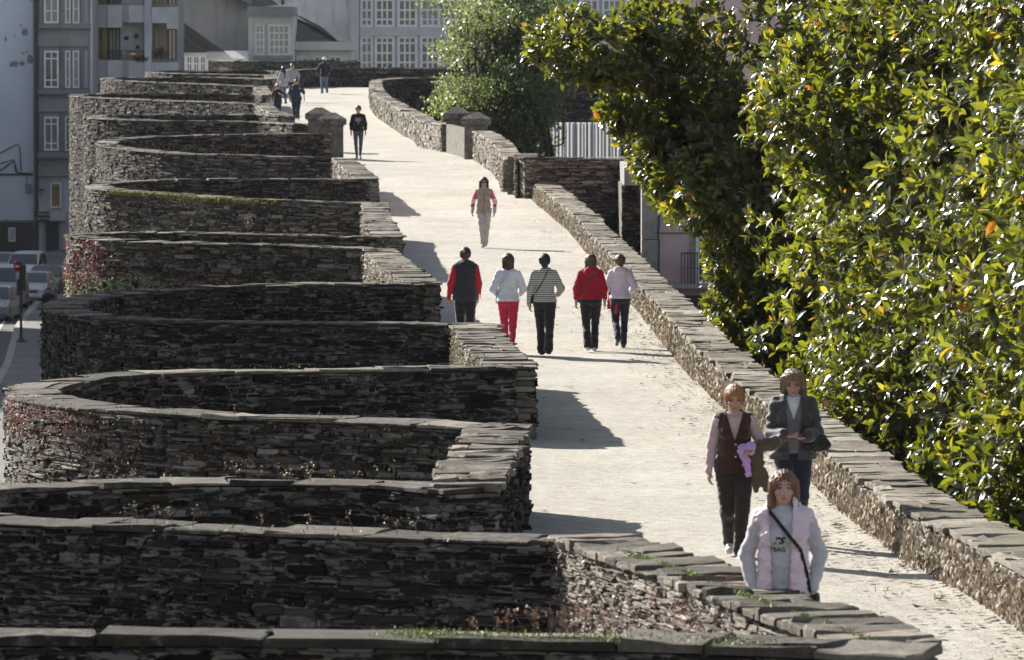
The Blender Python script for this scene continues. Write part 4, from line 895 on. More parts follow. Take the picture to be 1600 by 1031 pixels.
def limb(p0, p1, r0, r1, sag=.3, k=7):
    t = np.linspace(0, 1, k)[:, None]; p0 = np.array(p0, float); p1 = np.array(p1, float)
    w_ = rng.normal(0, .045, (k, 3))*np.linalg.norm(p1-p0); w_[0] = 0; w_[-1] = 0
    pts = p0*(1-t)+p1*t+w_; pts[:, 2] += sag*np.sin(t[:, 0]*math.pi); return pts, np.linspace(r0, r1, k)
def shell_points(c, r, n, lo=.72, hi=1.0, nx=6, amp=.12, bias=None):
    P = norm(rng.normal(0, 1, (int(n), 3))); ph = rng.uniform(0, 6.28, 9); 
    lump = 1+amp*(np.sin(P[:, 0]*nx+ph[0]+P[:, 2]*3)+np.sin(P[:, 1]*nx*1.1+ph[1]+P[:, 0]*2)+np.sin(P[:, 2]*nx*.9+ph[2]))*.6
    rad = (lo+(hi-lo)*rng.random(len(P))**.6)*lump
    return np.array(c)+P*rad[:, None]*np.array(r), P
_pr = [(q[1], q[0]) for q in RNEAR+RMID[1:]+RFAR[1:]]
def RXo(Y): return np.interp(Y, [q[0] for q in _pr], [q[1] for q in _pr])+.38
def magnolia(label, base, c, r, n, ll, seed, keep=None, lobes=()):
    global rng; rng = np.random.default_rng(seed)
    t = thing('magnolia_tree', label, 'tree', base, group='magnolias beside the rampart')
    c = np.array(c, float); r = np.array(r, float); mb = MB(); pts, rr = limb(base, (c[0], c[1], c[2]-r[2]*.15), .34, .2, 0, 8); mb.tube(pts, rr, 12); mb.build('trunk', M_bark, t, smooth=True)
    P, Nn = shell_points(c, r, n, .68, 1.0)
    for (lc, lr, ln) in lobes:
        p2, n2 = shell_points(lc, lr, ln, .35, 1.0, 4); P = np.vstack([P, p2]); Nn = np.vstack([Nn, n2])
    k = P[:, 2] > (ZR+1.2)
    # parts of the crown that can be seen from the rampart are dense, the far side is sparser
    vis = (P[:, 1] < c[1]+r[1]*.0) & (P[:, 0] < c[0]+r[0]*.55) & (P[:, 2] < 7.0)
    k &= vis | (rng.random(len(P)) < .11)
    if keep is not None: k &= keep(P)
    P, Nn = P[k], Nn[k]
    # break up with clumps: drop shoots in gaps of a 3-D pattern
    g = np.sin(P[:, 0]*3.1+P[:, 2]*2.3)+np.sin(P[:, 1]*2.7-P[:, 2]*3.3)+np.sin(P[:, 0]*1.7-P[:, 1]*1.9+2)+.9*np.sin(P[:, 2]*6.1+P[:, 0]*5.3)
    k = g > -1.25; P, Nn = P[k], Nn[k]
    D = norm(Nn*.75+rng.normal(0, .55, P.shape)+np.array([-.1, -.15, .55]))
    mb = MB(); nl = rosettes(mb, P, D, ll); mb.build('crown', M_mag, t)
    mb = MB(); nb = 0
    hub = pts[-3]
    for _ in range(16):
        j = rng.integers(len(P)); q = c+(P[j]-c)*.9; a, ar = limb(hub+rng.normal(0, .3, 3), q, .11, .02, .4, 9); mb.tube(a, ar, 6)
        near = np.argsort(np.linalg.norm(P-q, axis=1))[:40:5]
        for m_ in near:
            s0 = a[rng.integers(5, 9)]; a2, r2 = limb(s0, P[m_], .018, .006, .05, 4); mb.tube(a2, r2, 4)
    mb.build('limbs', M_bark, t, smooth=True)
    return nl
magnolia('middle distance magnolia whose branches reach out over the walkway', (8.0, 97, ZR), (8.0, 96.5, 4.4), (6.2, 5, 8.2), 23000, .20, 3,
         keep=lambda P: (P[:, 0] > np.interp(P[:, 2], [-6, 1.9, 2.1, 3.1, 3.4, 3.9, 4.3, 6, 7.5], [3.42, 3.30, 2.6, 2.0, 1.3, .6, .25, .2, .2])) & ~((P[:, 2] > 3.0) & (P[:, 2] < 3.75) & (P[:, 0] < 1.75)),
         lobes=[((1.6, 95, 5.0), (1.5, 1.6, .75), 700), ((2.6, 96, 3.9), (1.3, 1.4, .6), 500), ((3.8, 94, 2.9), (1.5, 1.5, 1.1), 1500), ((2.75, 95, 3.15), (.85, 1.2, .75), 900), ((4.2, 95, 1.0), (1.1, 1.5, 1.4), 1300)])
magnolia('large magnolia filling the middle of the right side', (8.4, 71, ZR), (9.2, 74, 3.6), (5.6, 5.2, 8.0), 18000, .19, 4, keep=lambda P: (P[:, 0] > RXo(P[:, 1])) | (P[:, 2] > 2.0), lobes=[((5.0, 87, 3.6), (1.7, 1.8, 2.6), 2300), ((5.9, 84, 2.0), (2.0, 2.0, 4.2), 2600), ((4.9, 83, 4.4), (1.4, 1.8, 1.8), 1700), ((4.7, 86, 1.0), (1.2, 1.8, 1.8), 1700), ((4.7, 78, -.6), (1.0, 3.0, 1.2), 1100), ((5.2, 74, .0), (1.4, 2.2, 1.5), 1500), ((4.6, 73, 4.2), (1.5, 2, 1.2), 1100), ((5.0, 75, 2.2), (1.3, 2, 1.0), 900)])
magnolia('nearest magnolia with the largest leaves at the right edge', (9.0, 60, ZR), (8.9, 60, 4.2), (4.7, 5.0, 7.0), 14000, .185, 8, keep=lambda P: ((P[:, 0] > RXo(P[:, 1])) | (P[:, 2] > 2.2)) & (P[:, 2] > -1.5) & (P[:, 0] < 8), lobes=[((5.4, 66, 2.6), (1.4, 2.0, 3.0), 1700), ((5.3, 52, 3.4), (1.1, 2.0, 1.9), 700), ((5.6, 58, .4), (1.1, 2.6, 1.2), 1100)])
rng = np.random.default_rng(21)

# broad-leaved tree behind the right gate
M_lime = leafmat('soft green leaves', (.075, .10, .048), (.28, .33, .10), .40, .4)
def broad(label, base, c, r, n, ls, seed, name='broadleaf_tree', clumps=60, col=(1, 1, 1), cr=.75, mat=None):
    global rng; rng = np.random.default_rng(seed)
    t = thing(name, label, 'tree', base); c = np.array(c, float); r = np.array(r, float)
    mb = MB(); pts, rr = limb(base, (c[0], c[1], c[2]+r[2]*.5), .32, .08, 0, 9); mb.tube(pts, rr, 10); mb.build('trunk', M_bark2, t, smooth=True)
    Cc, Nn = shell_points(c, r, clumps, .35, 1.0, 4, .15); mb = MB(); PP = []; cc = []
    for q in Cc:
        s0 = pts[rng.integers(2, 8)]; a, ar = limb(s0, q, .09, .02, .3, 7); mb.tube(a, ar, 5)
        k = n//clumps; s_ = cr*rng.uniform(.7, 1.35); d = norm(rng.normal(0, 1, (k, 3)))*(rng.random(k)**.45)[:, None]*s_*np.array([1.25, 1.1, .62]); PP.append(q+d); cc.append(np.full(k, rng.uniform(.75, 1.25)))
    mb.build('limbs', M_bark2, t, smooth=True)
    P = np.concatenate(PP); n_ = len(P); a = norm(rng.normal(0, 1, (n_, 3))+np.array([0, 0, .2])); b_ = norm(np.cross(a, rng.normal(0, 1, (n_, 3)))); L = ls*rng.uniform(.6, 1.3, n_)[:, None]
    V = np.stack([P-a*L*.5, P+b_*L*.33, P+a*L*.5, P-b_*L*.33], 1); tone = (np.concatenate(cc)*(1+rng.normal(0, .25, n_)))[:, None].clip(.3, 1.9)*np.array(col)
    mb = MB(); mb.add(V.reshape(-1, 3), [np.arange(n_)[:, None]*4+np.arange(4)[None]], np.repeat(tone, 4, 0)); mb.build('crown', mat or M_lime, t)
broad('round soft green tree behind the right gate pillars', (-1.0, 207, ZR), (-.6, 207, 3.6), (2.6, 3.0, 5.2), 24000, .13, 5, clumps=110)
broad('second darker green tree between the gate tree and the magnolia', (.6, 206, ZR), (.5, 206, 5.0), (1.7, 3, 4.6), 15000, .13, 6, clumps=90, col=(.75, .85, .8))
broad('faint green tree far behind the magnolia', (11, 225, ZR), (11, 225, 6), (5, 4, 6), 16000, .2, 9, clumps=70, col=(.8, .9, .8))
rng = np.random.default_rng(31)

# ================================================================= small plants on the walls (nobody could count them)
M_dry = leafmat('dry creeper leaves', (.30, .25, .19), (.3, .22, .12), .15, .7)
def on_wall(key, n, s0, s1, v0, v1, h, side=1, off=.33, zf=zp, cl=0, w_=None):
    cv = TW[key][1] if isinstance(key, str) else key
    if cl:
        cs = rng.uniform(s0, s1, cl)*cv.L; cvv = rng.uniform(v0, v1, cl); j = rng.integers(0, cl, n); u = cs[j]+rng.normal(0, .16, n); v = np.abs(cvv[j]+rng.normal(0, .10, n))
    else: u = rng.uniform(s0, s1, n)*cv.L; v = v0+(v1-v0)*rng.random(n)
    if v0 < 0: v = rng.uniform(v0, v1, n)
    x, y = cv.at(u, side*(off+rng.random(n)*.06)); X0, Y0 = cv.at(u); return np.stack([x, y, zf(Y0)+h-v], -1)
def plants(name, label, P, ls, mat, c, aspect=.5, up=.3, cat=None, var=.3):
    o = leafcloud(P, ls, mat, name, None, c, aspect, up, var); tag(o, label, kind='stuff'); return o
M_gen = leafmat('wall plant leaves', (.2, .2, .2), (.2, .2, .2), .25, .6)
H = .93
plants('red_creeper', 'red creeper hanging on the left side of the tower above the cars', np.vstack([on_wall('T4', 700, .40, .52, .1, 1.3, H, cl=26), on_wall('T4', 260, .2, .45, .1, .9, H, cl=16)]), .075, M_gen, (1.0, .34, .33))
plants('pale_creeper', 'pale green creeper at the foot of the sunlit tower side', on_wall('T4', 3200, .24, .50, .85, 1.5, H, cl=70), .075, M_gen, (1.25, 1.45, .85))
plants('yellow_moss', 'yellow green moss along the rim of the mossy tower', on_wall('T5', 1500, .12, .46, -.02, .13, H, cl=50), .05, M_gen, (1.0, .95, .12), var=.2)
plants('pink_stonecrop', 'pink stonecrop tufts under the rim of the third nearest tower', np.vstack([on_wall('T2', 900, .30, .45, .08, .32, H, cl=34), on_wall('T2', 300, .15, .4, .3, .7, H, cl=12)]), .035, M_gen, (1.25, .62, .55))
NM = {'C0': 'nearest straight', 'C1': 'second nearest straight', 'C2': 'third nearest straight', 'C3': 'fourth straight', 'C4': 'fifth straight', 'C5': 'sixth straight', 'T1': 'second nearest', 'T2': 'third nearest', 'T3': 'fully shaded', 'T4': 'creeper covered', 'T5': 'mossy', 'T6': 'sixth'}
seen_ = {}
for k, c_, n_ in (('C0', (1.2, .85, .72), 1500), ('C0', (1.0, .5, .5), 600), ('C1', (.8, .6, .4), 350), ('C2', (1.1, .95, .6), 1500), ('C3', (1.0, .85, .5), 800), ('C3', (1.2, .55, .5), 300), ('C5', (1.2, .6, .55), 500), ('C4', (.8, .6, .4), 300)):
    seen_[k] = seen_.get(k, 0)+1
    plants('wall_weeds', ('dry pale weeds' if seen_[k] == 1 else 'reddish stonecrop')+' on the outer face of the '+NM[k]+' parapet', on_wall(k, n_, .02, .98, .12, .75, H, cl=int(n_/14)), .04, M_gen, c_)
for k in ('T1', 'T2', 'T3', 'T4', 'T5', 'T6'):
    plants('wall_weeds', 'small brown and green weeds in the joints of the '+NM[k]+' tower', on_wall(k, 500, .03, .5, .02, .8, H, cl=45), .03, M_gen, (.5, .55, .28))
    plants('wall_weeds', 'tiny weeds along the rim of the '+NM[k]+' tower', on_wall(k, 260, .03, .97, -.04, .05, H, cl=26, off=.25), .035, M_gen, (.7, .8, .3))
# moss and grass on the nearest wall top
Pm = on_wall('T0', 1500, .62, .88, -.045, .0, H, off=-.1, cl=26); Pm[:, 1] += rng.normal(0, .12, len(Pm)); Pm = np.vstack([Pm, on_wall('C0', 1500, .0, .8, -.03, .0, H, off=.1, cl=24)]); plants('moss_cushions', 'bright green moss and grass on top of the nearest blurred wall', Pm, .035, M_gen, (.55, .75, .15), aspect=.3, up=.8)
def stems(name, label, P, hgt, mat, c):
    mb = MB()
    for q in P:
        d = rng.normal(0, .25, 3); d[2] = 1; h_ = hgt*rng.uniform(.5, 1.3); a, ar = limb(q, q+d*h_, .004, .002, 0, 4); mb.tube(a, ar, 3, c=c)
        m_ = 7; Q = a[-1]+rng.normal(0, .02, (m_, 3)); n2 = norm(rng.normal(0, 1, (m_, 3))); b2 = norm(np.cross(n2, rng.normal(0, 1, (m_, 3)))); V = np.stack([Q-n2*.014, Q+b2*.008, Q+n2*.014, Q-b2*.008], 1); mb.add(V.reshape(-1, 3), [np.arange(m_)[:, None]*4+np.arange(4)[None]], c)
    o = mb.build(name, mat); tag(o, label, kind='stuff')
stems('dry_stems', 'dry reddish stalks on the nearest wall top', on_wall('T0', 26, .68, .78, -.03, .0, H, off=-.1), .16, M_gen, (1.1, .6, .4))
stems('dry_stems', 'dry stalks on the wall tops of the second and third nearest towers', np.vstack([on_wall('T1', 30, .55, .95, .0, .02, H, side=-1, off=.0), on_wall('T2', 18, .05, .3, .0, .6, H), on_wall('T1', 14, .1, .3, 0, .02, H, off=0)]), .13, M_gen, (1.2, .9, .5))
stems('weed_stalks', 'tall green weeds in the corner of the fully shaded tower', on_wall('C2', 40, .0, .35, .1, .7, H), .2, M_gen, (.8, .9, .5))
leafball('wall_shrub', 'dry brown shrub growing on the rim of the tower with red creeper', (-5.6, 120.9, 1.45), (.10, .09, .17), 110, M_gen, .05, c=(.55, .40, .24))

# dry creeper all over the path face of the low parapet
def dry(cv, h, v1, n, zf=zp, ls=.055):
    u = rng.uniform(0, cv.L, n); v = .06+(v1-.06)*rng.random(n)**.8; x, y = cv.at(u, .30+rng.random(n)*.05+.06*(v/v1)); X0, Y0 = cv.at(u); return np.stack([x, y, zf(Y0)+h-v], -1)
Pd = []
for pts_, n_ in ((RNEAR[1:], 5000), (RMID, 9000), (RFAR, 15000)): Pd.append(dry(Curve2(pts_), .45, .46, n_))
Pd = np.vstack(Pd); n_ = len(Pd)
a = norm(np.stack([rng.normal(0, .35, n_), rng.normal(0, .35, n_), -np.ones(n_)], -1)); sd = norm(np.cross(a, np.stack([-np.ones(n_), rng.normal(-.6, .6, n_), rng.normal(0, .4, n_)], -1)))
L = .055*rng.uniform(.6, 1.6, n_)[:, None]; V = np.stack([Pd-a*L*.5, Pd+sd*L*.26, Pd+a*L*.5, Pd-sd*L*.26], 1)
tone = rng.choice([.45, .7, 1.0, 1.35, 1.8], n_, p=[.2, .25, .25, .2, .1])[:, None]*np.array([1, .97, .93]); mb = MB(); mb.add(V.reshape(-1, 3), [np.arange(n_)[:, None]*4+np.arange(4)[None]], np.repeat(tone, 4, 0)); o = mb.build('dry_creeper', M_dry); tag(o, 'dry beige creeper covering the path face of the low parapet', kind='stuff')

# fallen leaves, pebbles and tufts on the path
def scatter_path(n, near_right, y0=36, y1=150, pw=1.6):
    y = y0+(y1-y0)*rng.random(n)**pw; xl = np.interp(y, ly, lx); xr = np.interp(y, ry, rx)-.34
    t = rng.random(n); f = np.where(rng.random(n) < near_right, 1-np.abs(rng.normal(0, .14, n)), t); f = np.clip(f, .02, .995); x = xl+(xr-xl)*f; return np.stack([x, y, zp(y)+.012+.012*np.sin(x*2.1+y*.31)+.009*np.sin(x*.9-y*.83+1)+.035*np.exp(-np.minimum(x-xl, np.interp(y, ry, rx)-x)/.25)], -1)
def litter(name, label, n, nr, ls, cols, pw=1.6, y1=150):
    P = scatter_path(n, nr, y1=y1, pw=pw); th = rng.uniform(0, 6.28, n); a = np.stack([np.cos(th), np.sin(th), rng.normal(0, .05, n)], -1); s_ = np.stack([-np.sin(th), np.cos(th), rng.normal(0, .08, n)], -1)
    L = (ls*rng.uniform(.5, 1.4, n))[:, None]; cu_ = rng.uniform(.02, .16, n)[:, None]*L*np.array([0, 0, 1]); P[:, 2] += .008
    V = np.stack([P-a*L*.5+cu_, P+s_*L*.28, P+a*L*.5+cu_*.6, P-s_*L*.28], 1); c = np.array(cols)[rng.integers(0, len(cols), n)]
    mb = MB(); mb.add(V.reshape(-1, 3), [np.concatenate([np.arange(n)[:, None]*4+np.array([0, 1, 3])]), np.arange(n)[:, None]*4+np.array([1, 2, 3])], np.repeat(c, 4, 0)); o = mb.build(name, M_gen); tag(o, label, kind='stuff')
litter('fallen_leaves', 'fallen magnolia leaves scattered along the right side of the path', 1000, .94, .11, [(.9, .45, .2), (.55, .3, .16), (.35, .22, .14), (1.3, .9, .55)], 1.3, 110)
litter('leaf_crumbs', 'small brown leaf crumbs on the sandy path', 5500, .80, .034, [(.5, .35, .22), (.3, .22, .16), (.8, .6, .4)], 1.2, 150)
P = scatter_path(1800, 1.0, 40, 190, 1.2); k = np.sin(P[:, 1]*.9)+np.sin(P[:, 1]*2.3) > .7; plants('path_grass', 'short grass tufts at the foot of the low parapet', P[k]+np.array([0, 0, .02]), .06, M_gen, (.55, .6, .25), .18, 1.2)
# ================================================================= people: fields of tapered limbs, skinned as one smooth surface
def surface_net(f, lo, h):
    s = f < 0; nx, ny, nz = f.shape
    c = s[:-1, :-1, :-1].astype(np.int8)
    for dx, dy, dz in ((1, 0, 0), (0, 1, 0), (1, 1, 0), (0, 0, 1), (1, 0, 1), (0, 1, 1), (1, 1, 1)): c = c+s[dx:nx-1+dx, dy:ny-1+dy, dz:nz-1+dz]
    act = (c > 0) & (c < 8); I = np.argwhere(act); idx = -np.ones(act.shape, np.int64); idx[act] = np.arange(len(I))
    acc = np.zeros((len(I), 3)); cnt = np.zeros(len(I))
    corners = [(0, 0, 0), (1, 0, 0), (0, 1, 0), (1, 1, 0), (0, 0, 1), (1, 0, 1), (0, 1, 1), (1, 1, 1)]
    for a, b in ((0, 1), (2, 3), (4, 5), (6, 7), (0, 2), (1, 3), (4, 6), (5, 7), (0, 4), (1, 5), (2, 6), (3, 7)):
        ca, cb = np.array(corners[a]), np.array(corners[b]); fa = f[tuple((I+ca).T)]; fb = f[tuple((I+cb).T)]; m_ = (fa < 0) != (fb < 0)
        t = np.where(m_, fa/(fa-fb+1e-12), 0)[:, None]; acc += np.where(m_[:, None], ca+(cb-ca)*t, 0); cnt += m_
    V = (I+acc/cnt[:, None])*h+np.array(lo); Fs = []
    for ax in range(3):
        o1, o2 = [(1, 2), (2, 0), (0, 1)][ax]; sl0 = [slice(1, -1)]*3; sl1 = [slice(1, -1)]*3; sl0[ax] = slice(0, -1); sl1[ax] = slice(1, None)
        A, B = s[tuple(sl0)], s[tuple(sl1)]; J = np.argwhere(A != B)
        if not len(J): continue
        inside = A[tuple(J.T)]; J = J.copy(); J[:, [o1, o2]] += 1; e1 = np.zeros(3, int); e1[o1] = 1; e2 = np.zeros(3, int); e2[o2] = 1
        q = np.stack([idx[tuple((J-e1-e2).T)], idx[tuple((J-e2).T)], idx[tuple(J.T)], idx[tuple((J-e1).T)]], 1); q[~inside] = q[~inside][:, ::-1]; Fs.append(q)
    return V, np.concatenate(Fs)
def C_(a, b, ra, rb, s=(1, 1, 1)): return ('c', np.array(a, float), np.array(b, float), ra, rb, s)
def E_(c, r): return ('e', np.array(c, float), np.array(r, float))
def prim(p, X, Y, Z):
    if p[0] == 'e':
        c, r = p[1], p[2]; a = (X-c[0])/r[0]; b = (Y-c[1])/r[1]; d = (Z-c[2])/r[2]; k0 = np.sqrt(a*a+b*b+d*d)+1e-6
        k1 = np.sqrt((a/r[0])**2+(b/r[1])**2+(d/r[2])**2)+1e-6; return k0*(k0-1)/k1
    _, a, b, ra, rb, s = p; ba = (b-a)/np.array(s); x = (X-a[0])/s[0]; y = (Y-a[1])/s[1]; z = (Z-a[2])/s[2]
    t = np.clip((x*ba[0]+y*ba[1]+z*ba[2])/(ba@ba+1e-9), 0, 1); return (np.sqrt((x-t*ba[0])**2+(y-t*ba[1])**2+(z-t*ba[2])**2)-(ra+(rb-ra)*t))*min(s)
def smin(a, b, k): h_ = np.clip(.5+.5*(b-a)/k, 0, 1); return b+(a-b)*h_-k*h_*(1-h_)
class Field:
    def __init__(s, prims, k=.02, cut=None, wr=0, wl=.09, seed=0, grow=0, sub=(), wz=1.2): s.wz = wz; s.p = prims; s.k = k; s.cut = cut; s.wr = wr; s.wl = wl; s.seed = seed; s.g = grow; s.sub = sub
    def ev(s, X, Y, Z):
        f = None
        for p in s.p: d = prim(p, X, Y, Z)-s.g; f = d if f is None else smin(f, d, s.k)
        for p in s.sub: f = np.maximum(f, -prim(p, X, Y, Z))
        if s.wr:
            r = np.random.default_rng(s.seed); w_ = 0
            for i in range(7):
                d = r.normal(0, 1, 3)*np.array([.7, .7, s.wz]); d *= 6.28/(s.wl*r.uniform(.5, 1.6))/np.linalg.norm(d); w_ = w_+np.sin(X*d[0]+Y*d[1]+Z*d[2]+r.uniform(0, 6))
            f = f+s.wr*w_*.4
        if s.cut is not None: f = s.cut(f, X, Y, Z)
        return f
    def mesh(s, h):
        lo = np.full(3, 9.); hi = -lo
        for p in s.p:
            if p[0] == 'e': lo = np.minimum(lo, p[1]-p[2]); hi = np.maximum(hi, p[1]+p[2])
            else:
                for c, r in ((p[1], p[3]), (p[2], p[4])): q = r*np.array(p[5]); lo = np.minimum(lo, c-q); hi = np.maximum(hi, c+q)
        m_ = s.g+s.wr*3+2.5*h; lo -= m_; hi += m_; n = np.ceil((hi-lo)/h).astype(int)+1
        X = (lo[0]+np.arange(n[0])*h)[:, None, None].astype(np.float32); Y = (lo[1]+np.arange(n[1])*h)[None, :, None].astype(np.float32); Z = (lo[2]+np.arange(n[2])*h)[None, None].astype(np.float32)
        f = np.broadcast_to(s.ev(X, Y, Z), tuple(n)).copy()
        f[0] = f[-1] = 1; f[:, 0] = f[:, -1] = 1; f[:, :, 0] = f[:, :, -1] = 1; return surface_net(f, lo, h)
    def ysurf(s, x, z, side=-1):
        """first surface met coming from the front (side -1) or the back (+1)"""
        ys = np.linspace(.32, -.32, 321) if side > 0 else np.linspace(-.32, .32, 321); f = s.ev(np.full(321, x), ys, np.full(321, z)); i = np.where(f < 0)[0]
        return float(ys[i[0]]) if len(i) else None
def zcut(z0=None, z1=None, nk=None):
    def c(f, X, Y, Z):
        if z0 is not None: f = np.maximum(f, z0-Z)
        if z1 is not None: f = np.maximum(f, Z-z1)
        if nk is not None: f = np.maximum(f, -prim(nk, X, Y, Z))
        return f
    return c
def ik(a, t, l1, l2, pole):
    a = np.array(a, float); t = np.array(t, float); d = t-a; L = min(np.linalg.norm(d), (l1+l2)*.995); dn = d/np.linalg.norm(d); t = a+dn*L
    x = (l1*l1-l2*l2+L*L)/(2*L); y = math.sqrt(max(0, l1*l1-x*x)); p = np.array(pole, float); p -= dn*(p@dn); p /= np.linalg.norm(p)+1e-9; return a+dn*x+p*y, t

cloths = {}
def cloth(col, rough=.85, var=.12, bmp=.25, bscale=160, nscale=14, fuzz=.3):
    key = (col, rough)
    if key not in cloths:
        m = plain('cloth', col, rough, var, nscale, bmp=bmp, bscale=bscale, spec=.2, vcol=True, bdist=.004); m.node_tree.nodes['Principled BSDF'].inputs['Sheen Weight'].default_value = fuzz; cloths[key] = m
    return cloths[key]
m, p = newmat('skin'); at = nd(m, 'ShaderNodeAttribute', attribute_name='Col'); v = coords(m); lk(m, mix(m, 1.0, at.outputs['Color'], ramp(m, noise(m, v, 25, 3), [(.3, (.88,)*3), (.7, (1.05,)*3)]).outputs[0], 'MULTIPLY'), p.inputs['Base Color'])
p.inputs['Roughness'].default_value = .5; p.inputs['Subsurface Weight'].default_value = .12; p.inputs['Subsurface Radius'].default_value = (.02, .008, .004); p.inputs['Subsurface Scale'].default_value = .4; M_skin = m
def hairmat(col):
    m, p = newmat('hair'); v = coords(m, (1, 1, .18)); n1 = noise(m, v, 90, 3, .6); c = ramp(m, n1, [(.3, tuple(q*.55 for q in col)), (.7, tuple(min(1, q*1.4) for q in col))]).outputs[0]; lk(m, c, p.inputs['Base Color'])
    p.inputs['Roughness'].default_value = .42; p.inputs['Anisotropic'].default_value = .4; bump(m, p, n1, .6, .006); return m
def stripe_mat(name, a, b, per, duty=.5):
    m, p = newmat(name); tc = nd(m, 'ShaderNodeTexCoord'); sp = nd(m, 'ShaderNodeSeparateXYZ'); lk(m, tc.outputs['Object'], sp.inputs[0])
    q = nd(m, 'ShaderNodeMath', operation='DIVIDE'); lk(m, sp.outputs[2], q.inputs[0]); q.inputs[1].default_value = per; fr = nd(m, 'ShaderNodeMath', operation='FRACT'); lk(m, q.outputs[0], fr.inputs[0])
    c = ramp(m, fr.outputs[0], [(0, a), (duty, b)], 'CONSTANT').outputs[0]; lk(m, c, p.inputs['Base Color']); p.inputs['Roughness'].default_value = .9; bump(m, p, noise(m, coords(m), 150, 3), .2, .004); return m

def person(label, px, Yw, H, sp, zbase=None, obj_name='person'):
    """sp: away, turn, skin, top/..., arms L/R (image side) wrist offset from shoulder (image x, forward, up), legs L/R ankle offset (x, forward, lift)"""
    k = H/1.65; away = sp.get('away', False); fx = -1 if away else 1; near = sp.get('near', 0); h = {2: .0075, 1: .010, 0: .016}[near]; hf = {2: .004, 1: .006, 0: .010}[near]
    sd = sp.get('seed', 1); slim = sp.get('slim', 1.0); X = (px-800)/F*Yw; z = float(zp(Yw)) if zbase is None else zbase
    t = thing(obj_name, label, 'person', (X, Yw, z+.012), (math.pi if away else 0)+sp.get('turn', 0), group=sp.get('group'))
    def out(fl, name, mat, hh, col=(1, 1, 1), parent=None):
        V, Fc = fl.mesh(hh); c = col(V) if callable(col) else np.tile(np.array(col, float), (len(V), 1)); mb = MB(); mb.add(V*k, [Fc], c); o = mb.build(name, mat, None, smooth=True); o.parent = parent or t; return o
    sh = {}; el = {}; wr = {}; hip = {}; kn = {}; an = {}
    wS = .155*sp.get('sw', 1)
    for S_, sg in (('L', -1), ('R', 1)):
        s_ = sg*fx; sh[S_] = np.array([s_*wS, .0, 1.345]); w_ = sp['arms'][S_]; tgt = sh[S_]+np.array([w_[0]*fx, -w_[1], w_[2]]); pole = w_[3] if len(w_) > 3 else (sg*.35, -.9, -.2)
        el[S_], wr[S_] = ik(sh[S_], tgt, .275, .245, (pole[0]*fx, -pole[1], pole[2]))
        hip[S_] = np.array([s_*.085, 0, .87]); l_ = sp['legs'][S_]; kn[S_], an[S_] = ik(hip[S_], (s_*.062+l_[0]*fx, -l_[1], .085+l_[2]), .415, .395, (s_*.1, -1, 0))
    bx = slim; belly = sp.get('belly', 0)
    chest = [C_((0, .0, 1.285), (0, .0, 1.12), .142*bx, .118*bx, (1, .72, 1)), C_((0, 0, 1.12), (0, .005, .93), .118*bx, .158*bx, (1, .74, 1)), C_((-wS*.82, .01, 1.345), (wS*.82, .01, 1.345), .055, .055, (1, 1, .9)), E_((0, -.06-belly*.5, 1.05), (.11*bx+belly, .06+belly, .12+belly))]
    if not sp.get('man'): chest += [E_((-.066, -.082, 1.225), (.064, .052, .06)), E_((.066, -.082, 1.225), (.064, .052, .06))]
    pelvis = [E_((0, .015, .90), (.168*bx, .118*bx, .12)), E_((-.07, .06, .885), (.085, .07, .085)), E_((.07, .06, .885), (.085, .07, .085))]
    arm = lambda S_, g0, g1, g2: [C_(sh[S_]+np.array([0, 0, -.01]), el[S_], .052+g0, .042+g1), C_(el[S_], wr[S_], .041+g1, .028+g2)]
    def leg(S_, g, flare=0): 
        a = kn[S_]*.6+an[S_]*.4; back = np.array([0, .014, 0]); return [C_(hip[S_], kn[S_], .088*bx+g, .056+g), C_(kn[S_], a+back, .053+g, .05+g), C_(a+back, an[S_]+np.array([0, 0, .0]), .05+g, .038+g+flare)]
    # --- head, built upright then nodded / turned about the neck
    hc = np.array([0, -.012, 1.538]); nod = sp.get('nod', 0); tl = sp.get('tilt', 0)
    R_ = np.array(((1, 0, 0), (0, math.cos(nod), -math.sin(nod)), (0, math.sin(nod), math.cos(nod))))@np.array(((math.cos(tl), 0, math.sin(tl)), (0, 1, 0), (-math.sin(tl), 0, math.cos(tl)))); pv = np.array([0, .01, 1.44])
    ht = sp.get('hturn', 0); Rz = np.array(((math.cos(ht), -math.sin(ht), 0), (math.sin(ht), math.cos(ht), 0), (0, 0, 1)))
    hs_ = sp.get('head', 1.07); hm = lambda V: ((V-pv)*hs_)@Rz.T@R_.T+pv
    def outh(fl, name, mat, hh, col=(1, 1, 1)):
        V, Fc = fl.mesh(hh); c = col(V) if callable(col) else np.tile(np.array(col, float), (len(V), 1)); return hm(V), Fc, c
    head = Field([E_((0, .004, 1.552), (.074, .092, .098)), E_((0, -.03, 1.50), (.056, .062, .082)), E_((0, -.058, 1.452), (.028, .026, .022)), C_((0, -.096, 1.545), (0, -.116, 1.510), .008, .013), E_((-.013, -.102, 1.507), (.010, .012, .008)), E_((.013, -.102, 1.507), (.010, .012, .008)),
                  E_((-.074, .004, 1.528), (.012, .022, .032)), E_((.074, .004, 1.528), (.012, .022, .032)), E_((0, -.084, 1.479), (.022, .011, .005)), E_((0, -.083, 1.471), (.019, .011, .005)), E_((-.040, -.066, 1.512), (.022, .018, .020)), E_((.040, -.066, 1.512), (.022, .018, .020)),
                  E_((0, -.078, 1.575), (.05, .022, .014)), C_((0, .012, 1.38), (0, -.0, 1.475), .054, .05)], .010, sub=())
    head.sub = (E_((-.031, -.107, 1.545), (.017, .022, .011)), E_((.031, -.107, 1.545), (.017, .022, .011)))
    sk = np.array(sp.get('skin', (.48, .29, .20)))
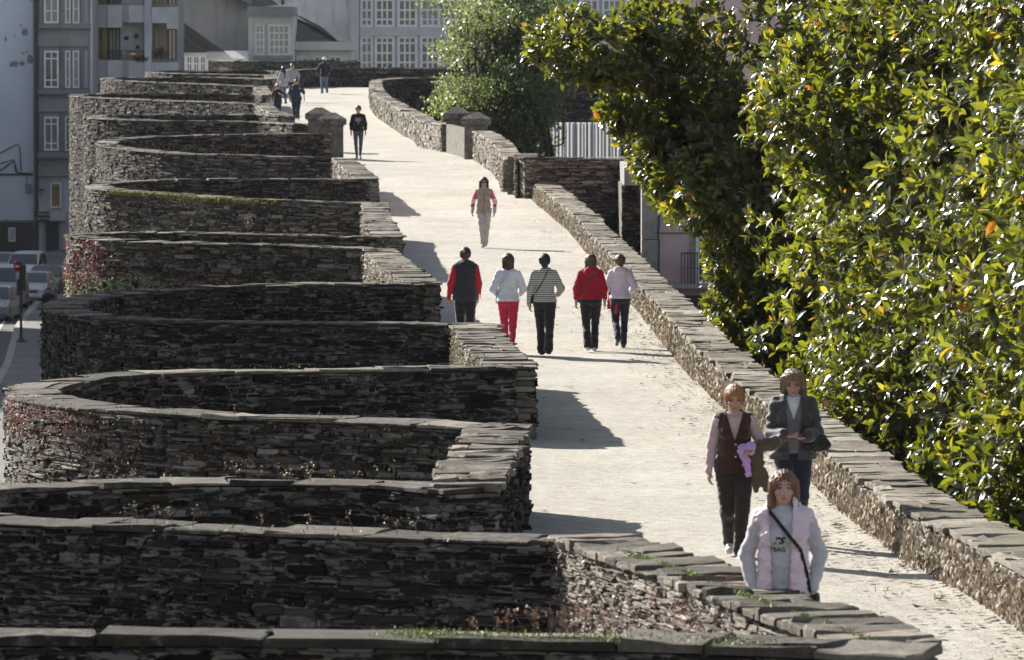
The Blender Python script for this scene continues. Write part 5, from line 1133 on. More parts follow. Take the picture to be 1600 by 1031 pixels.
    def facecol(V):
        c = np.tile(sk, (len(V), 1)); x, y, z_ = np.abs(V[:, 0]), V[:, 1], V[:, 2]; fr = y < -.05
        m_ = fr & (x < .023*np.sqrt(np.clip(1-((z_-1.475)/.0085)**2, 0, 1))) & (np.abs(z_-1.475) < .0085); c[m_] = sk*np.array([.80, .52, .52])
        c[fr & (np.abs(x-.033) < .018) & (np.abs(z_-1.568-.003*np.cos((x-.033)*80)) < .0045)] = sp.get('brow', (.07, .04, .025))
        e_ = fr & (((x-.031)/.018)**2+((z_-1.545)/.0085)**2 < 1); c[e_] = (.28, .25, .22); c[e_ & (np.abs(x-.031) < .0075)] = (.03, .02, .015); c[e_ & (z_ > 1.5495)] = (.05, .03, .02)
        m_ = fr & (np.abs(x-.042) < .02) & (np.abs(z_-1.508) < .016); c[m_] *= np.array([1.03, .95, .95]); return c
    mb = MB(); V, Fc, c = outh(head, 'head', M_skin, hf, facecol); mb.add(V*k, [Fc], c)
    bd = Field(chest+pelvis+arm('L', -.006, -.004, 0)+arm('R', -.006, -.004, 0)+leg('L', -.008)+leg('R', -.008)+[C_((0, .012, 1.36), (0, .005, 1.44), .052, .05)], .03, grow=-.006)
    V, Fc = bd.mesh(max(h, .012)); mb.add(V*k, [Fc], tuple(sk))
    for S_, sg in (('L', -1), ('R', 1)):
        if sp.get('pocket'): continue
        s_ = sg*fx; d = norm(wr[S_]-el[S_]); hs = sp.get('hand', {}).get(S_); curl = .5
        if hs: d = norm(np.array([hs[0][0]*fx, -hs[0][1], hs[0][2]], float)); pn = norm(np.array([hs[1][0]*fx, -hs[1][1], hs[1][2]], float)); curl = hs[2]
        else: pn = norm(np.array([-s_, .25, 0.]))
        pn = norm(pn-d*(pn@d)); sd_ = np.cross(d, pn); fwd = np.array([0, -1., 0]); 
        if hs and len(hs) > 3: fwd = np.array([hs[3][0]*fx, -hs[3][1], hs[3][2]], float)
        if sd_@fwd < 0: sd_ = -sd_
        W0 = wr[S_]; pr = [C_(W0-d*.03, W0+d*.02, .027, .024), C_(W0+d*.02+sd_*.014, W0+d*.075+sd_*.022, .017, .013), C_(W0+d*.02-sd_*.010, W0+d*.072-sd_*.020, .017, .013), C_(W0+d*.03, W0+d*.075, .018, .014)]
        fg = []
        for i_, (o_, L_) in enumerate(((.028, .066), (.0095, .076), (-.0095, .071), (-.027, .056))):
            b0 = W0+d*.078+sd_*o_; cc = curl*(1+.15*i_); d1 = norm(d*math.cos(cc*.6)+pn*math.sin(cc*.6)); d2 = norm(d*math.cos(cc*1.3)+pn*math.sin(cc*1.3)); d3 = norm(d*math.cos(cc*2)+pn*math.sin(cc*2)); b1 = b0+d1*L_*.45; b2 = b1+d2*L_*.32
            fg += [C_(b0-d*.01, b1, .0095, .0085), C_(b1, b2, .0085, .0078), C_(b2, b2+d3*L_*.25, .0078, .0065)]
        tb = W0+d*.03+sd_*.022; t1 = tb+norm(sd_*.75+d*.75+pn*.3)*.035; fg += [C_(tb, t1, .013, .010), C_(t1, t1+norm(sd_*.3+d+pn*.35)*.028, .0095, .0075)]
        V, Fc = Field(pr+fg, .004).mesh({2: .0035, 1: .005, 0: .008}[near]); mb.add(V*k, [Fc], tuple(sk*np.array([1.0, .92, .9])))
    o = mb.build('body', M_skin, None, smooth=True); o.parent = t
    def outhead(fl, name, mat, hh, col=(1, 1, 1)):
        V, Fc, c = outh(fl, name, mat, hh, col); mb = MB(); mb.add(V*k, [Fc], c); o = mb.build(name, mat, None, smooth=True); o.parent = t; return o
    # --- hair
    st = sp.get('hair', 'short'); hp = [E_((0, .014, 1.570), (.094, .112, .104))]; face = (E_((0, -.115, 1.515), (.060, .062, .078)),); kk = .02
    if st == 'short': hp += [C_((-.06, .03, 1.56), (-.06, .035, 1.50), .03, .022), C_((.06, .03, 1.56), (.06, .035, 1.50), .03, .022), C_((0, .06, 1.55), (0, .058, 1.47), .05, .035), E_((.02, -.05, 1.622), (.06, .05, .03))]
    elif st == 'crop': hp = [E_((0, .016, 1.566), (.089, .108, .100)), C_((0, .058, 1.54), (0, .052, 1.475), .052, .042)]
    elif st == 'bob': hp += [C_((-.072, .0, 1.575), (-.082, -.015, 1.425), .036, .03), C_((.072, .0, 1.575), (.082, -.015, 1.425), .036, .03), C_((0, .06, 1.55), (0, .055, 1.415), .062, .05), C_((-.05, .04, 1.5), (-.05, .04, 1.42), .045, .04), C_((.05, .04, 1.5), (.05, .04, 1.42), .045, .04)]; face = (E_((.004, -.128, 1.525), (.066, .088, .098)), E_((0, -.12, 1.43), (.06, .07, .08)))
    elif st == 'full': hp += [C_((-.075, .0, 1.585), (-.088, .0, 1.48), .04, .03), C_((.075, .0, 1.585), (.09, .01, 1.45), .042, .036), C_((0, .06, 1.56), (0, .06, 1.45), .068, .055), E_((.03, -.045, 1.632), (.07, .055, .034)), C_((.07, .04, 1.52), (.085, .05, 1.43), .04, .03)]; face = (E_((-.004, -.118, 1.51), (.056, .062, .074)),)
    elif st == 'long': hp += [C_((0, .06, 1.56), (0, .075, 1.2), .07, .05), C_((-.06, .02, 1.57), (-.07, .03, 1.3), .035, .03), C_((.06, .02, 1.57), (.07, .03, 1.3), .035, .03)]
    elif st == 'pony': hp = [E_((0, .014, 1.563), (.086, .103, .097)), E_((0, .10, 1.565), (.035, .038, .038)), C_((0, .11, 1.56), (0, .11, 1.46), .024, .015)]
    elif st == 'nape': hp += [C_((0, .055, 1.55), (0, .05, 1.445), .065, .055), C_((-.055, .03, 1.54), (-.06, .03, 1.455), .04, .034), C_((.055, .03, 1.54), (.06, .03, 1.455), .04, .034)]
    if st != 'none': outhead(Field(hp, kk, wr=.0034, wl=.020, wz=.10, seed=sd, sub=face+(C_((0, .0, 1.30), (0, -.0, 1.40), .045, .045),)), 'hair', hairmat(sp.get('haircol', (.04, .025, .018))), hf*1.1)
    if sp.get('glasses'): outhead(Field([E_((-.032, -.103, 1.548), (.027, .010, .018)), E_((.032, -.103, 1.548), (.027, .010, .018)), C_((-.06, -.09, 1.553), (-.076, .0, 1.55), .004, .003), C_((.06, -.09, 1.553), (.076, .0, 1.55), .004, .003), C_((-.01, -.11, 1.552), (.01, -.11, 1.552), .004, .004)], .006), 'sunglasses', M_cglass, .005)
    if sp.get('earring') is not None:
        outhead(Field([E_((sp['earring'], -.0, 1.487), (.006, .006, .008))], .002), 'earring', M_rim, .003)
    if sp.get('cap') is not None: outhead(Field([E_((0, .008, 1.580), (.104, .124, .105)), C_((0, -.10, 1.60), (0, -.165, 1.585), .05, .045, (1, 1, .16))], .015, cut=zcut(z0=1.565)), 'cap', cloth(sp['cap'], .7), hf)
    # --- trousers, shoes
    tr = sp['trousers']; fl = tr.get('flare', .012); g = tr.get('g', .008)
    lt = Field(pelvis+[C_((0, .005, 1.03), (0, .01, .93), .125*bx, .15*bx, (1, .76, 1))]+leg('L', g, fl)+leg('R', g, fl), .022, wr=tr.get('wr', .0035), wl=.10, seed=sd+3, grow=.004, cut=zcut(z1=1.06))
    out(lt, 'trousers', tr['mat'], h)
    for S_, sg in (('L', -1), ('R', 1)):
        a = an[S_]; l_ = sp['legs'][S_]; pt = -min(.9, max(0, l_[2])*6)*(1 if l_[1] < 0 else 0); dd = np.array([sg*fx*.12, -math.cos(pt), math.sin(pt)]); hl = a+np.array([0, .03, -.045]); toe = a+dd*.155+np.array([0, 0, -.055 if pt == 0 else -.03])
        sfl = Field([C_(a+np.array([0, .0, .01]), hl, .036, .034), C_(hl, toe, .036, .033, (1, 1, .92)), C_(hl+np.array([0, .0, .0]), a+dd*.07+np.array([0, 0, -.02]), .036, .034)], .02, cut=(lambda zz: (lambda f, X, Y, Z: np.maximum(f, zz-Z)))(min(a[2]-.083, 9)) if pt == 0 else None)
        so = out(sfl, 'shoe', cloth(sp.get('shoes', (.03, .03, .03)), .6), hf*1.3)
        if sp.get('soles'): 
            out(Field([C_(hl+np.array([0, 0, -.028]), toe+np.array([0, 0, -.02]), .037, .034, (1, 1, .35))], .01), 'sole', cloth(sp['soles'], .7), hf*1.3, parent=so)
    # --- upper garments
    fields = {}
    for gm in sp['tops']:
        g = gm.get('g', .012); pr = [(p_[0], *p_[1:]) for p_ in chest]; hem = gm.get('hem', .86)
        body = [C_((0, .0, 1.285), (0, .0, 1.12), .142*bx, (.122+gm.get('box', 0))*bx, (1, .74, 1)), C_((0, 0, 1.12), (0, .008, hem-.02), (.122+gm.get('box', 0))*bx, (.16+gm.get('hemw', 0))*bx, (1, .76, 1))]+chest[2:]+([] if hem > .95 else pelvis)+([C_((0, .012, 1.36), (0, .006, 1.41+gm.get('collar', 0)), .056+gm.get('cg', 0), .054+gm.get('cg', 0))] if gm.get('neck', 1) else [])
        if gm.get('sleeve', 1):
            for S_ in 'LR':
                f_ = gm['sleeve'] if 'sleeve' in gm else 1; gs = gm.get('gs', g)*.8-g+.001
                body.append(C_(sh[S_]+np.array([0, 0, -.01]), el[S_] if f_ > .5 else sh[S_]+(el[S_]-sh[S_])*f_*2, .054+gs, .046+gs))
                if f_ > .5: body.append(C_(el[S_], el[S_]+(wr[S_]-el[S_])*(f_-.5)*2, .045+gs, .036+gs-(.004 if f_ < .9 else 0)))
        hd = gm.get('hood')
        if hd: body += [E_((0, .10, 1.385), (.10, .05, .07)), C_((-.09, .03, 1.40), (.09, .03, 1.40), .03, .03)]
        zz = gm.get('z1'); nk = gm.get('nk'); op = gm.get('open'); hemf = hem
        def cut(f, X, Y, Z, nk=nk, op=op, gm=gm, hemf=hemf, arms_=None):
            # hem only cuts the trunk, not hanging sleeves
            tr_ = np.abs(X) < (.215*bx+gm.get('hemw', 0)) 
            f = np.maximum(f, np.where(tr_, hemf-Z, -1.))
            if nk: f = np.maximum(f, -prim(nk, X, Y, Z))
            if op:      # open front: wedge
                zt, zb_, wt, wb = op; w_ = wb+(wt-wb)*np.clip((Z-zb_)/(zt-zb_), 0, 1); f = np.maximum(f, np.where((Y < -.02) & (Z > zb_-.0), w_-np.abs(X-gm.get('ox', 0)), -1.))
            if gm.get('quilt'): qz = gm['quilt']; f = f+.006*np.abs(np.sin(Z*math.pi/qz))*-1.
            return f
        fd = Field(body, gm.get('k', .022), cut=cut, wr=gm.get('wr', .003), wl=gm.get('wl', .085), seed=sd+11+len(fields), grow=g)
        fields[gm['name']] = fd; out(fd, gm['name'], gm['mat'], h, gm.get('col', (1, 1, 1)))
    P = dict(t=t, k=k, fx=fx, fields=fields, sh=sh, el=el, wr=wr, kn=kn, an=an, X=X, Y=Yw, z=z+.012, away=away, out=out, h=h, hf=hf, turn=sp.get('turn', 0))
    return P
def p_world(P, V):
    a = (math.pi if P['away'] else 0)+P['turn']; V = np.array(V, float)*P['k']; c, s_ = math.cos(a), math.sin(a); return np.stack([P['X']+V[:, 0]*c-V[:, 1]*s_, P['Y']+V[:, 0]*s_+V[:, 1]*c, P['z']+V[:, 2]], -1)
def strap(P, field, pts, wd=.022, th=.003, side=-1, also=None):
    """flat band lying on the garment; pts are (image x, z) in person units"""
    fd = P['fields'][field]; xs = np.array(pts, float); tt = np.linspace(0, 1, 26); L = np.r_[0, np.cumsum(np.linalg.norm(np.diff(xs, axis=0), axis=1))]; L /= L[-1]
    x = np.interp(tt, L, xs[:, 0])*P['fx']; z = np.interp(tt, L, xs[:, 1]); s_ = (1 if P['away'] else -1) if side == -1 else side
    y = [fd.ysurf(a, b, s_) for a, b in zip(x, z)]
    if also: y = [(q2 if q1 is None else (q1 if q2 is None else (min(q1, q2) if s_ < 0 else max(q1, q2)))) for q1, q2 in zip(y, [P['fields'][also].ysurf(a, b, s_) for a, b in zip(x, z)])]
    ok = [i for i, q in enumerate(y) if q is not None]; y = np.interp(np.arange(26), ok, [y[i] for i in ok])+s_*(.006)
    Q = np.stack([x, y, z], -1); d = norm(np.gradient(Q, axis=0)); n_ = np.array([0, s_, 0.]); w_ = norm(np.cross(d, n_)); mb = MB()
    V = np.stack([Q+w_*wd/2, Q-w_*wd/2, Q-w_*wd/2+n_*th*2, Q+w_*wd/2+n_*th*2], 1); i = np.arange(25)[:, None]*4; j = np.arange(4)[None]
    mb.add(p_world(P, V.reshape(-1, 3)), [np.stack([i+j, i+(j+1) % 4, i+4+(j+1) % 4, i+4+j], -1).reshape(-1, 4)]); return mb
def bag(P, name, label, prims, mat, cat='bag', strap_mb=None, smat=None, wr=.003, k=.015, h=.008, extra=None, wl=.06):
    V, Fc = Field(prims, k, wr=wr, wl=wl, seed=4).mesh(h); Wd = p_world(P, V); c0 = Wd.mean(0); t = thing(name, label, cat, tuple(c0)); mb = MB(); mb.add(Wd, [Fc]); mb.build('bag_body' if cat == 'bag' else 'cloth_body', mat, t, smooth=True)
    if strap_mb is not None: strap_mb.build('strap', smat or mat, t, smooth=False)
    return t
def fxp(P, x, y, z): return (x*P['fx'], y if not P['away'] else y, z)
# ---------------------------------------------------------------- the people of the photograph (x positions are image-left / image-right of each body)
DN = cloth((.018, .022, .038), .85); BLK = cloth((.016, .016, .018), .8); DKB = cloth((.03, .022, .018), .85); JEAN = cloth((.10, .14, .22), .85)
hang = lambda s_, f=0, o=.05: (s_*o, f, -.51)
still = {'L': (0, .10, 0), 'R': (0, -.10, 0)}
WHT = cloth((.66, .66, .68), .8)
# 1 pink padded vest
PINK = plain('padded nylon', (.70, .55, .61), .45, .08, 10, bmp=.3, bscale=60, spec=.4, vcol=True, bdist=.006)
P = person('woman in a pale pink padded vest and grey sweatshirt, nearest walker', 1225, 40.6, 1.74, dict(near=2, seed=5, hair='bob', haircol=(.16, .065, .03), skin=(.50, .31, .23), nod=-.06, tilt=.02, earring=.078, pocket=True, slim=.98,
    head=1.0, arms={'L': (-.05, .02, -.485, (-.75, -.7, 0)), 'R': (.04, .03, -.475, (.75, -.7, 0))}, legs=still, trousers=dict(mat=cloth((.42, .40, .42), .9)),
    tops=[dict(name='sweatshirt', mat=cloth((.50, .475, .50), .9), g=.010, hem=.80, collar=-.015, gs=.008, wr=.004),
          dict(name='padded_vest', mat=PINK, g=.026, sleeve=0, hem=.80, collar=.0, cg=.034, open=(1.42, .79, .088, .055), quilt=.075, wr=.005, wl=.07, ox=-.022, box=.006)]))
sf = P['fields']['sweatshirt']
def chest_text(P, field, body, size, x, z, mat, shear=0, bold=0, sx=1):
    o = text_mesh(body, size, (0, 0, 0), mat, None, shear=shear, ext=.0012, bold=bold, sx=sx); me = o.data; n_ = len(me.vertices); co = np.empty(n_*3, np.float32); me.vertices.foreach_get('co', co); co = co.reshape(-1, 3).astype(float)
    fd = P['fields'][field]; s_ = 1 if P['away'] else -1; Q = []
    for (a, b_, c_) in co:
        xx = x+a; zz = z+c_; y = fd.ysurf(xx, zz, s_); Q.append((xx, (y if y is not None else -.12)+s_*.003+b_*.5, zz))
    Q = np.array(Q)*P['k']; me.vertices.foreach_set('co', Q.astype(np.float32).ravel()); me.update(); o.parent = P['t']; return o
M_navy = cloth((.03, .05, .13), .8)
chest_text(P, 'sweatshirt', 'rs', .100, -.040, 1.205, M_navy, .35, .002); chest_text(P, 'sweatshirt', 'EAG', .040, -.030, 1.135, cloth((.16, .17, .22), .8), 0, .001, 1.05)
def facefront(P, name, field, quad, mat, off=.004, parent=None):   # small flat patch lying on a garment
    fd = P['fields'][field]; s_ = 1 if P['away'] else -1; n_ = 5; V = []
    for a in np.linspace(0, 1, n_):
        for b_ in np.linspace(0, 1, n_):
            x = (quad[0]+(quad[1]-quad[0])*a)*P['fx']; z = quad[2]+(quad[3]-quad[2])*b_; y = fd.ysurf(x, z, s_); V.append((x, (y if y is not None else s_*.12)+s_*off, z))
    V = np.array(V); i = np.array([(a*n_+b_, (a+1)*n_+b_, (a+1)*n_+b_+1, a*n_+b_+1) for a in range(n_-1) for b_ in range(n_-1)]); mb = MB(); mb.add(V*P['k'], [i]); mb.add((V-np.array([0, s_*.006, 0]))*P['k'], [i[:, ::-1]]); o = mb.build(name, mat, None, smooth=True); o.parent = P['t']; return o
facefront(P, 'maker_tag', 'padded_vest', (.115, .145, .835, .845), BLK)
# pink vest edge bands
for xx in (-.085, .04):
    s_mb = strap(P, 'padded_vest', [(xx-.028, 1.40), (xx+.0, 1.2), (xx+.002, .81)], .012, .004); o = s_mb.build('zip_edge', cloth((.62, .34, .50), .7), P['t'])
    o.matrix_world = o.matrix_world
smb = strap(P, 'padded_vest', [(-.10, 1.40), (.022, 1.245), (.11, 1.14), (.155, .98), (.178, .84)], .024, .004, also='sweatshirt')
bag(P, 'shoulder_bag', 'black bag on a crossbody strap at the hip of the woman in pink', [C_((.215, .02, .80), (.215, .02, .66), .035, .045, (1, 1.9, 1))], BLK, strap_mb=smb)

# 2 brown knitted vest
P = person('woman with short ginger hair in a brown buttoned vest, arm full of clothes', 1148, 53.9, 1.61, dict(near=2, seed=8, hair='short', haircol=(.30, .12, .045), skin=(.47, .28, .20), nod=.16, slim=1.02, shoes=(.55, .55, .55), soles=(.7, .7, .68),
    arms={'L': (-.085, .0, -.50, (-.3, -1, 0)), 'R': (.0, .20, -.30, (.6, -.8, -.2))}, hand={'R': ((-.6, .7, .1), (0, .2, -1), .9)}, legs={'L': (.03, -.16, .06), 'R': (-.01, .16, .0)}, trousers=dict(mat=DKB, g=.012, flare=.018),
    tops=[dict(name='jumper', mat=cloth((.52, .36, .38), .9), g=.008, hem=.88, collar=-.02), dict(name='knitted_vest', mat=cloth((.055, .022, .015), .95), g=.022, sleeve=0, hem=.83, neck=0, open=(1.42, 1.14, .085, .0), wr=.0035, hemw=.004)]))
for zz in (1.10, .98): facefront(P, 'button', 'knitted_vest', (.0, .016, zz, zz+.016), M_plate)
q1 = strap(P, 'jumper', [(-.045, 1.395), (0, 1.375), (.045, 1.395)], .005, .002); o = q1.build('necklace', cloth((.3, .2, .08), .4), P['t'])
w_ = P['wr']['R']; e_ = P['el']['R']; mdp = (w_+e_)/2
bag(P, 'quilted_coat', 'brown quilted coat hanging over the forearm of the ginger haired woman', [C_(w_+np.array([.0, .0, .03]), e_+np.array([.12, -.02, .02]), .055, .07, (1, .9, 1)), C_(w_+np.array([.05, .0, -.02]), (w_[0]+.10, w_[1]+.03, .80), .06, .05, (1.1, .5, 1)), C_((w_[0]+.10, w_[1]+.03, .84), (w_[0]+.16, w_[1]+.04, .67), .055, .03, (1.3, .45, 1)), C_((w_[0]+.03, w_[1], 1.0), (w_[0]+.05, w_[1]+.02, .68), .05, .03, (1, .5, 1))], cloth((.085, .06, .035), .75), cat='coat', wr=.0045, wl=.09)
bag(P, 'lilac_jumper', 'lilac jumper bundled in the hand of the ginger haired woman', [C_(w_+np.array([-.09, -.05, .03]), w_+np.array([.0, -.05, .05]), .04, .045), C_(w_+np.array([-.085, -.045, .02]), w_+np.array([-.05, -.04, -.12]), .045, .035, (1.0, .7, 1)), C_(w_+np.array([-.04, -.04, -.10]), w_+np.array([-.025, -.035, -.21]), .035, .028, (1, .7, 1))], cloth((.48, .30, .58), .85), cat='jumper', wr=.006, wl=.05)

# 3 grey jacket
P = person('woman in a dark grey jacket and white collar talking with raised palms', 1240, 55.4, 1.68, dict(near=2, seed=13, hair='full', haircol=(.20, .13, .075), skin=(.47, .28, .21), nod=.2, tilt=-.05, slim=1.08,
    arms={'L': (.055, .25, -.285, (-.45, -.9, -.2)), 'R': (-.035, .22, -.30, (.45, -.9, -.2))}, hand={'L': ((.9, .35, -.05), (.0, .3, 1), .35, (-.2, 1, .3)), 'R': ((-.9, .4, -.1), (0, .3, 1), .5, (.2, 1, .4))}, legs={'L': (0, .12, 0), 'R': (0, -.14, .03)}, trousers=dict(mat=DN, g=.006),
    tops=[dict(name='blouse', mat=WHT, g=.005, hem=1.15, collar=.0, cg=.004), dict(name='jumper', mat=cloth((.17, .17, .18), .9), g=.012, hem=.88, neck=0, open=(1.42, 1.20, .07, .0)),
          dict(name='jacket', mat=cloth((.062, .054, .058), .7), g=.030, hem=.82, collar=.01, cg=.03, hemw=.012, gs=.028, open=(1.42, .81, .085, .045), wr=.006, wl=.08, quilt=.16)]))
sf = strap(P, 'jacket', [(.10, 1.40), (.13, 1.25), (.14, 1.12)], .018, .006)
bag(P, 'handbag', 'big black slouchy handbag at the elbow of the woman in the grey jacket', [C_((.17, -.13, 1.02), (.27, -.08, 1.02), .05, .05), C_((.15, -.12, .96), (.28, -.07, .96), .075, .075, (1, .7, .9)), C_((.19, -.1, 1.02), (.17, -.11, 1.13), .012, .010)], cloth((.012, .012, .014), .35), strap_mb=sf, smat=cloth((.10, .05, .03), .5), wr=.004, wl=.07)
bag(P, 'mobile_phone', 'small black phone in the hand of the woman in the grey jacket', [C_(P['wr']['R']+np.array([-.05, -.03, .05]), P['wr']['R']+np.array([-.04, -.05, .10]), .02, .02, (1, .5, 1))], BLK, cat='phone', wr=0, h=.005)

# 4-8 five women walking away
G5 = 'five friends walking away side by side'
P = person('walker with tied dark hair, black vest and red sleeves, leftmost of the five', 727, 93.9, 1.67, dict(near=1, away=True, group=G5, seed=21, hair='pony', haircol=(.05, .03, .02), slim=1.12, turn=.05,
    arms={'L': (-.10, .02, -.50, (-.5, -.8, 0)), 'R': (.05, .06, -.50, (.5, -.8, 0))}, legs=still, trousers=dict(mat=BLK), shoes=(.02, .02, .02),
    tops=[dict(name='jumper', mat=cloth((.42, .02, .035), .85), g=.012, hem=.9, collar=.01, gs=.018), dict(name='padded_vest', mat=cloth((.028, .03, .035), .75), g=.024, sleeve=0, hem=.80, neck=0, hemw=.0, box=.012, wr=.004)]))
P = person('walker in a white jumper and bright red trousers', 794, 92.6, 1.60, dict(near=1, away=True, group=G5, seed=22, hair='nape', haircol=(.055, .028, .02), slim=1.06,
    arms={'L': (-.03, .20, -.34, (-.45, -.9, -.2)), 'R': (.04, .20, -.34, (.45, -.9, -.2))}, legs={'L': (.03, .2, 0), 'R': (-.01, -.2, .03)}, trousers=dict(mat=cloth((.50, .02, .06), .85), g=.004, flare=.0),
    tops=[dict(name='jumper', mat=cloth((.66, .66, .70), .9), g=.014, hem=.88, collar=-.01, gs=.02, wr=.004)]))
s1 = strap(P, 'jumper', [(.015, 1.38), (-.06, 1.27), (-.115, 1.17)], .028, .004)
bag(P, 'shoulder_bag', 'light blue bag with a pale strap at the side of the walker in white', [C_((.185, -.04, .98), (.185, -.04, .88), .03, .035, (1, 1.9, 1))], cloth((.42, .55, .66), .6), strap_mb=s1)
P = person('walker in a black and cream striped top and black trousers', 851, 92.2, 1.62, dict(near=1, away=True, group=G5, seed=23, hair='crop', haircol=(.012, .01, .012), slim=1.1,
    arms={'L': (-.09, .02, -.50, (-.5, -.8, 0)), 'R': (.07, .20, -.34, (.45, -.9, -.2))}, legs={'L': (.02, .20, 0), 'R': (.0, -.24, .04)}, trousers=dict(mat=BLK, flare=.025, g=.012), shoes=(.02, .02, .02),
    tops=[dict(name='striped_top', mat=stripe_mat('striped knit', (.60, .58, .50), (.035, .035, .04), .030, .52), g=.014, hem=.87, collar=.0, gs=.018)]))
s1 = strap(P, 'striped_top', [(.05, 1.39), (-.03, 1.22), (-.15, 1.03)], .014, .004)
bag(P, 'shoulder_bag', 'small black bag at the hip of the walker in stripes', [C_((.205, .02, .98), (.205, .02, .88), .028, .032, (1, 1.8, 1))], BLK, strap_mb=s1)
P = person('walker in a crimson hooded top and black trousers', 923, 93.5, 1.56, dict(near=1, away=True, group=G5, seed=24, hair='nape', haircol=(.09, .06, .035), slim=1.14, shoes=(.5, .5, .5), soles=(.65, .65, .62),
    arms={'L': (-.10, .03, -.49, (-.5, -.8, 0)), 'R': (.09, .05, -.50, (.5, -.8, 0))}, legs={'L': (.01, -.2, .03), 'R': (.0, .2, .0)}, trousers=dict(mat=BLK, flare=.02, g=.012),
    tops=[dict(name='hooded_top', mat=cloth((.36, .012, .03), .9), g=.018, hem=.90, collar=.0, gs=.024, sleeve=.85, hood=True, hemw=.006, wr=.005)]))
s1 = strap(P, 'hooded_top', [(.07, 1.39), (-.02, 1.24), (-.15, 1.02)], .026, .004)
bag(P, 'shoulder_bag', 'brown leather bag on a wide strap beside the walker in crimson', [C_((.20, -.02, .97), (.20, -.02, .86), .028, .034, (1, 1.6, 1))], cloth((.09, .055, .045), .5), strap_mb=s1)
P = person('walker in a pale lilac hooded top, rightmost of the five by the parapet', 969, 94.6, 1.52, dict(near=1, away=True, group=G5, seed=25, hair='crop', haircol=(.11, .06, .03), slim=1.04,
    arms={'L': (-.02, .20, -.35, (-.45, -.9, -.2)), 'R': (.04, .20, -.34, (.45, -.9, -.2))}, legs={'L': (.02, -.26, .12), 'R': (.0, .14, .0)}, trousers=dict(mat=DN), shoes=(.05, .05, .06),
    tops=[dict(name='hooded_top', mat=cloth((.62, .58, .68), .9), g=.014, hem=.88, gs=.018, hood=True)]))
s1 = strap(P, 'hooded_top', [(.03, 1.37), (-.06, 1.25), (-.13, 1.12)], .02, .004); s1.build('bag_strap', cloth((.15, .15, .18), .6), P['t'])
bag(P, 'red_cardigan', 'red cardigan dangling beside the rightmost of the five walkers', [C_((.17, -.12, 1.0), (.20, -.05, .72), .03, .04, (1, .8, 1)), C_((.18, -.08, .80), (.06, .07, .66), .03, .025, (1, .8, 1)), C_((.06, .09, .78), (.07, .10, .64), .02, .03)], cloth((.45, .02, .05), .85), cat='cardigan', wr=.006)

# 9 beige vest, 10 black sweatshirt
def armcol(V):
    c = np.ones((len(V), 3)); z_ = V[:, 2]; a = np.abs(V[:, 0]) > .155; c[:] = (.62, .50, .42)
    c[a & (z_ > 1.16)] = (.62, .12, .18); c[a & (z_ <= 1.16) & (z_ > 1.04)] = (.62, .62, .64); c[a & (z_ <= 1.04) & (z_ > .97)] = (.55, .06, .12); c[a & (z_ <= .97)] = (.45, .47, .55); return c
P = person('woman in a beige waistcoat and pale trousers with pink striped sleeves', 756, 137, 1.66, dict(near=1, seed=31, hair='bob', haircol=(.02, .014, .012), glasses=True, slim=.97, shoes=(.25, .27, .24),
    arms={'L': (-.12, .06, -.47, (-.5, -.9, 0)), 'R': (.10, .04, -.48, (.8, -.8, 0))}, legs={'L': (.05, .16, 0), 'R': (-.03, -.10, .03)}, trousers=dict(mat=cloth((.47, .42, .38), .85), g=.010, flare=.014, wr=.006),
    tops=[dict(name='jumper', mat=cloth((.98, .98, .98), .9), g=.010, hem=.92, collar=-.01, col=armcol), dict(name='waistcoat', mat=cloth((.36, .27, .21), .8), g=.022, sleeve=0, hem=.82, collar=-.01, cg=.02, hemw=.008, wr=.006)]))
s1 = strap(P, 'waistcoat', [(0, 1.36), (0, 1.1), (0, .83)], .012, .003); s1.build('zip', cloth((.14, .10, .08), .6), P['t'])
for zz, xx in ((1.12, .05), (.95, .06)): s1 = strap(P, 'waistcoat', [(xx, zz), (xx+.08, zz-.006)], .01, .003); s1.build('pocket_flap', cloth((.22, .16, .125), .7), P['t'])
P = person('woman in a black sweatshirt with a pale print and grey leggings', 560, 183, 1.70, dict(near=1, seed=32, hair='crop', haircol=(.05, .03, .022), glasses=True, slim=.93, shoes=(.22, .22, .25), skin=(.45, .30, .24),
    arms={'L': (-.07, .02, -.50, (-.5, -.9, 0)), 'R': (.07, .02, -.50, (.5, -.9, 0))}, legs={'L': (.02, .1, 0), 'R': (-.01, -.12, .0)}, trousers=dict(mat=cloth((.07, .075, .10), .85), g=-.002, flare=-.004, wr=.002),
    tops=[dict(name='sweatshirt', mat=cloth((.012, .012, .014), .9), g=.018, hem=.86, sleeve=.82, gs=.02, hemw=.002, neck=0, box=.01)]))
for q in ((-.07, .07, 1.265, 1.285), (-.085, -.03, 1.20, 1.245), (.03, .085, 1.20, 1.245), (-.022, .022, 1.215, 1.25), (-.05, -.012, 1.15, 1.195), (.012, .05, 1.15, 1.195), (-.03, .03, 1.10, 1.118)):
    facefront(P, 'shirt_print', 'sweatshirt', q, cloth((.36, .34, .37), .8))

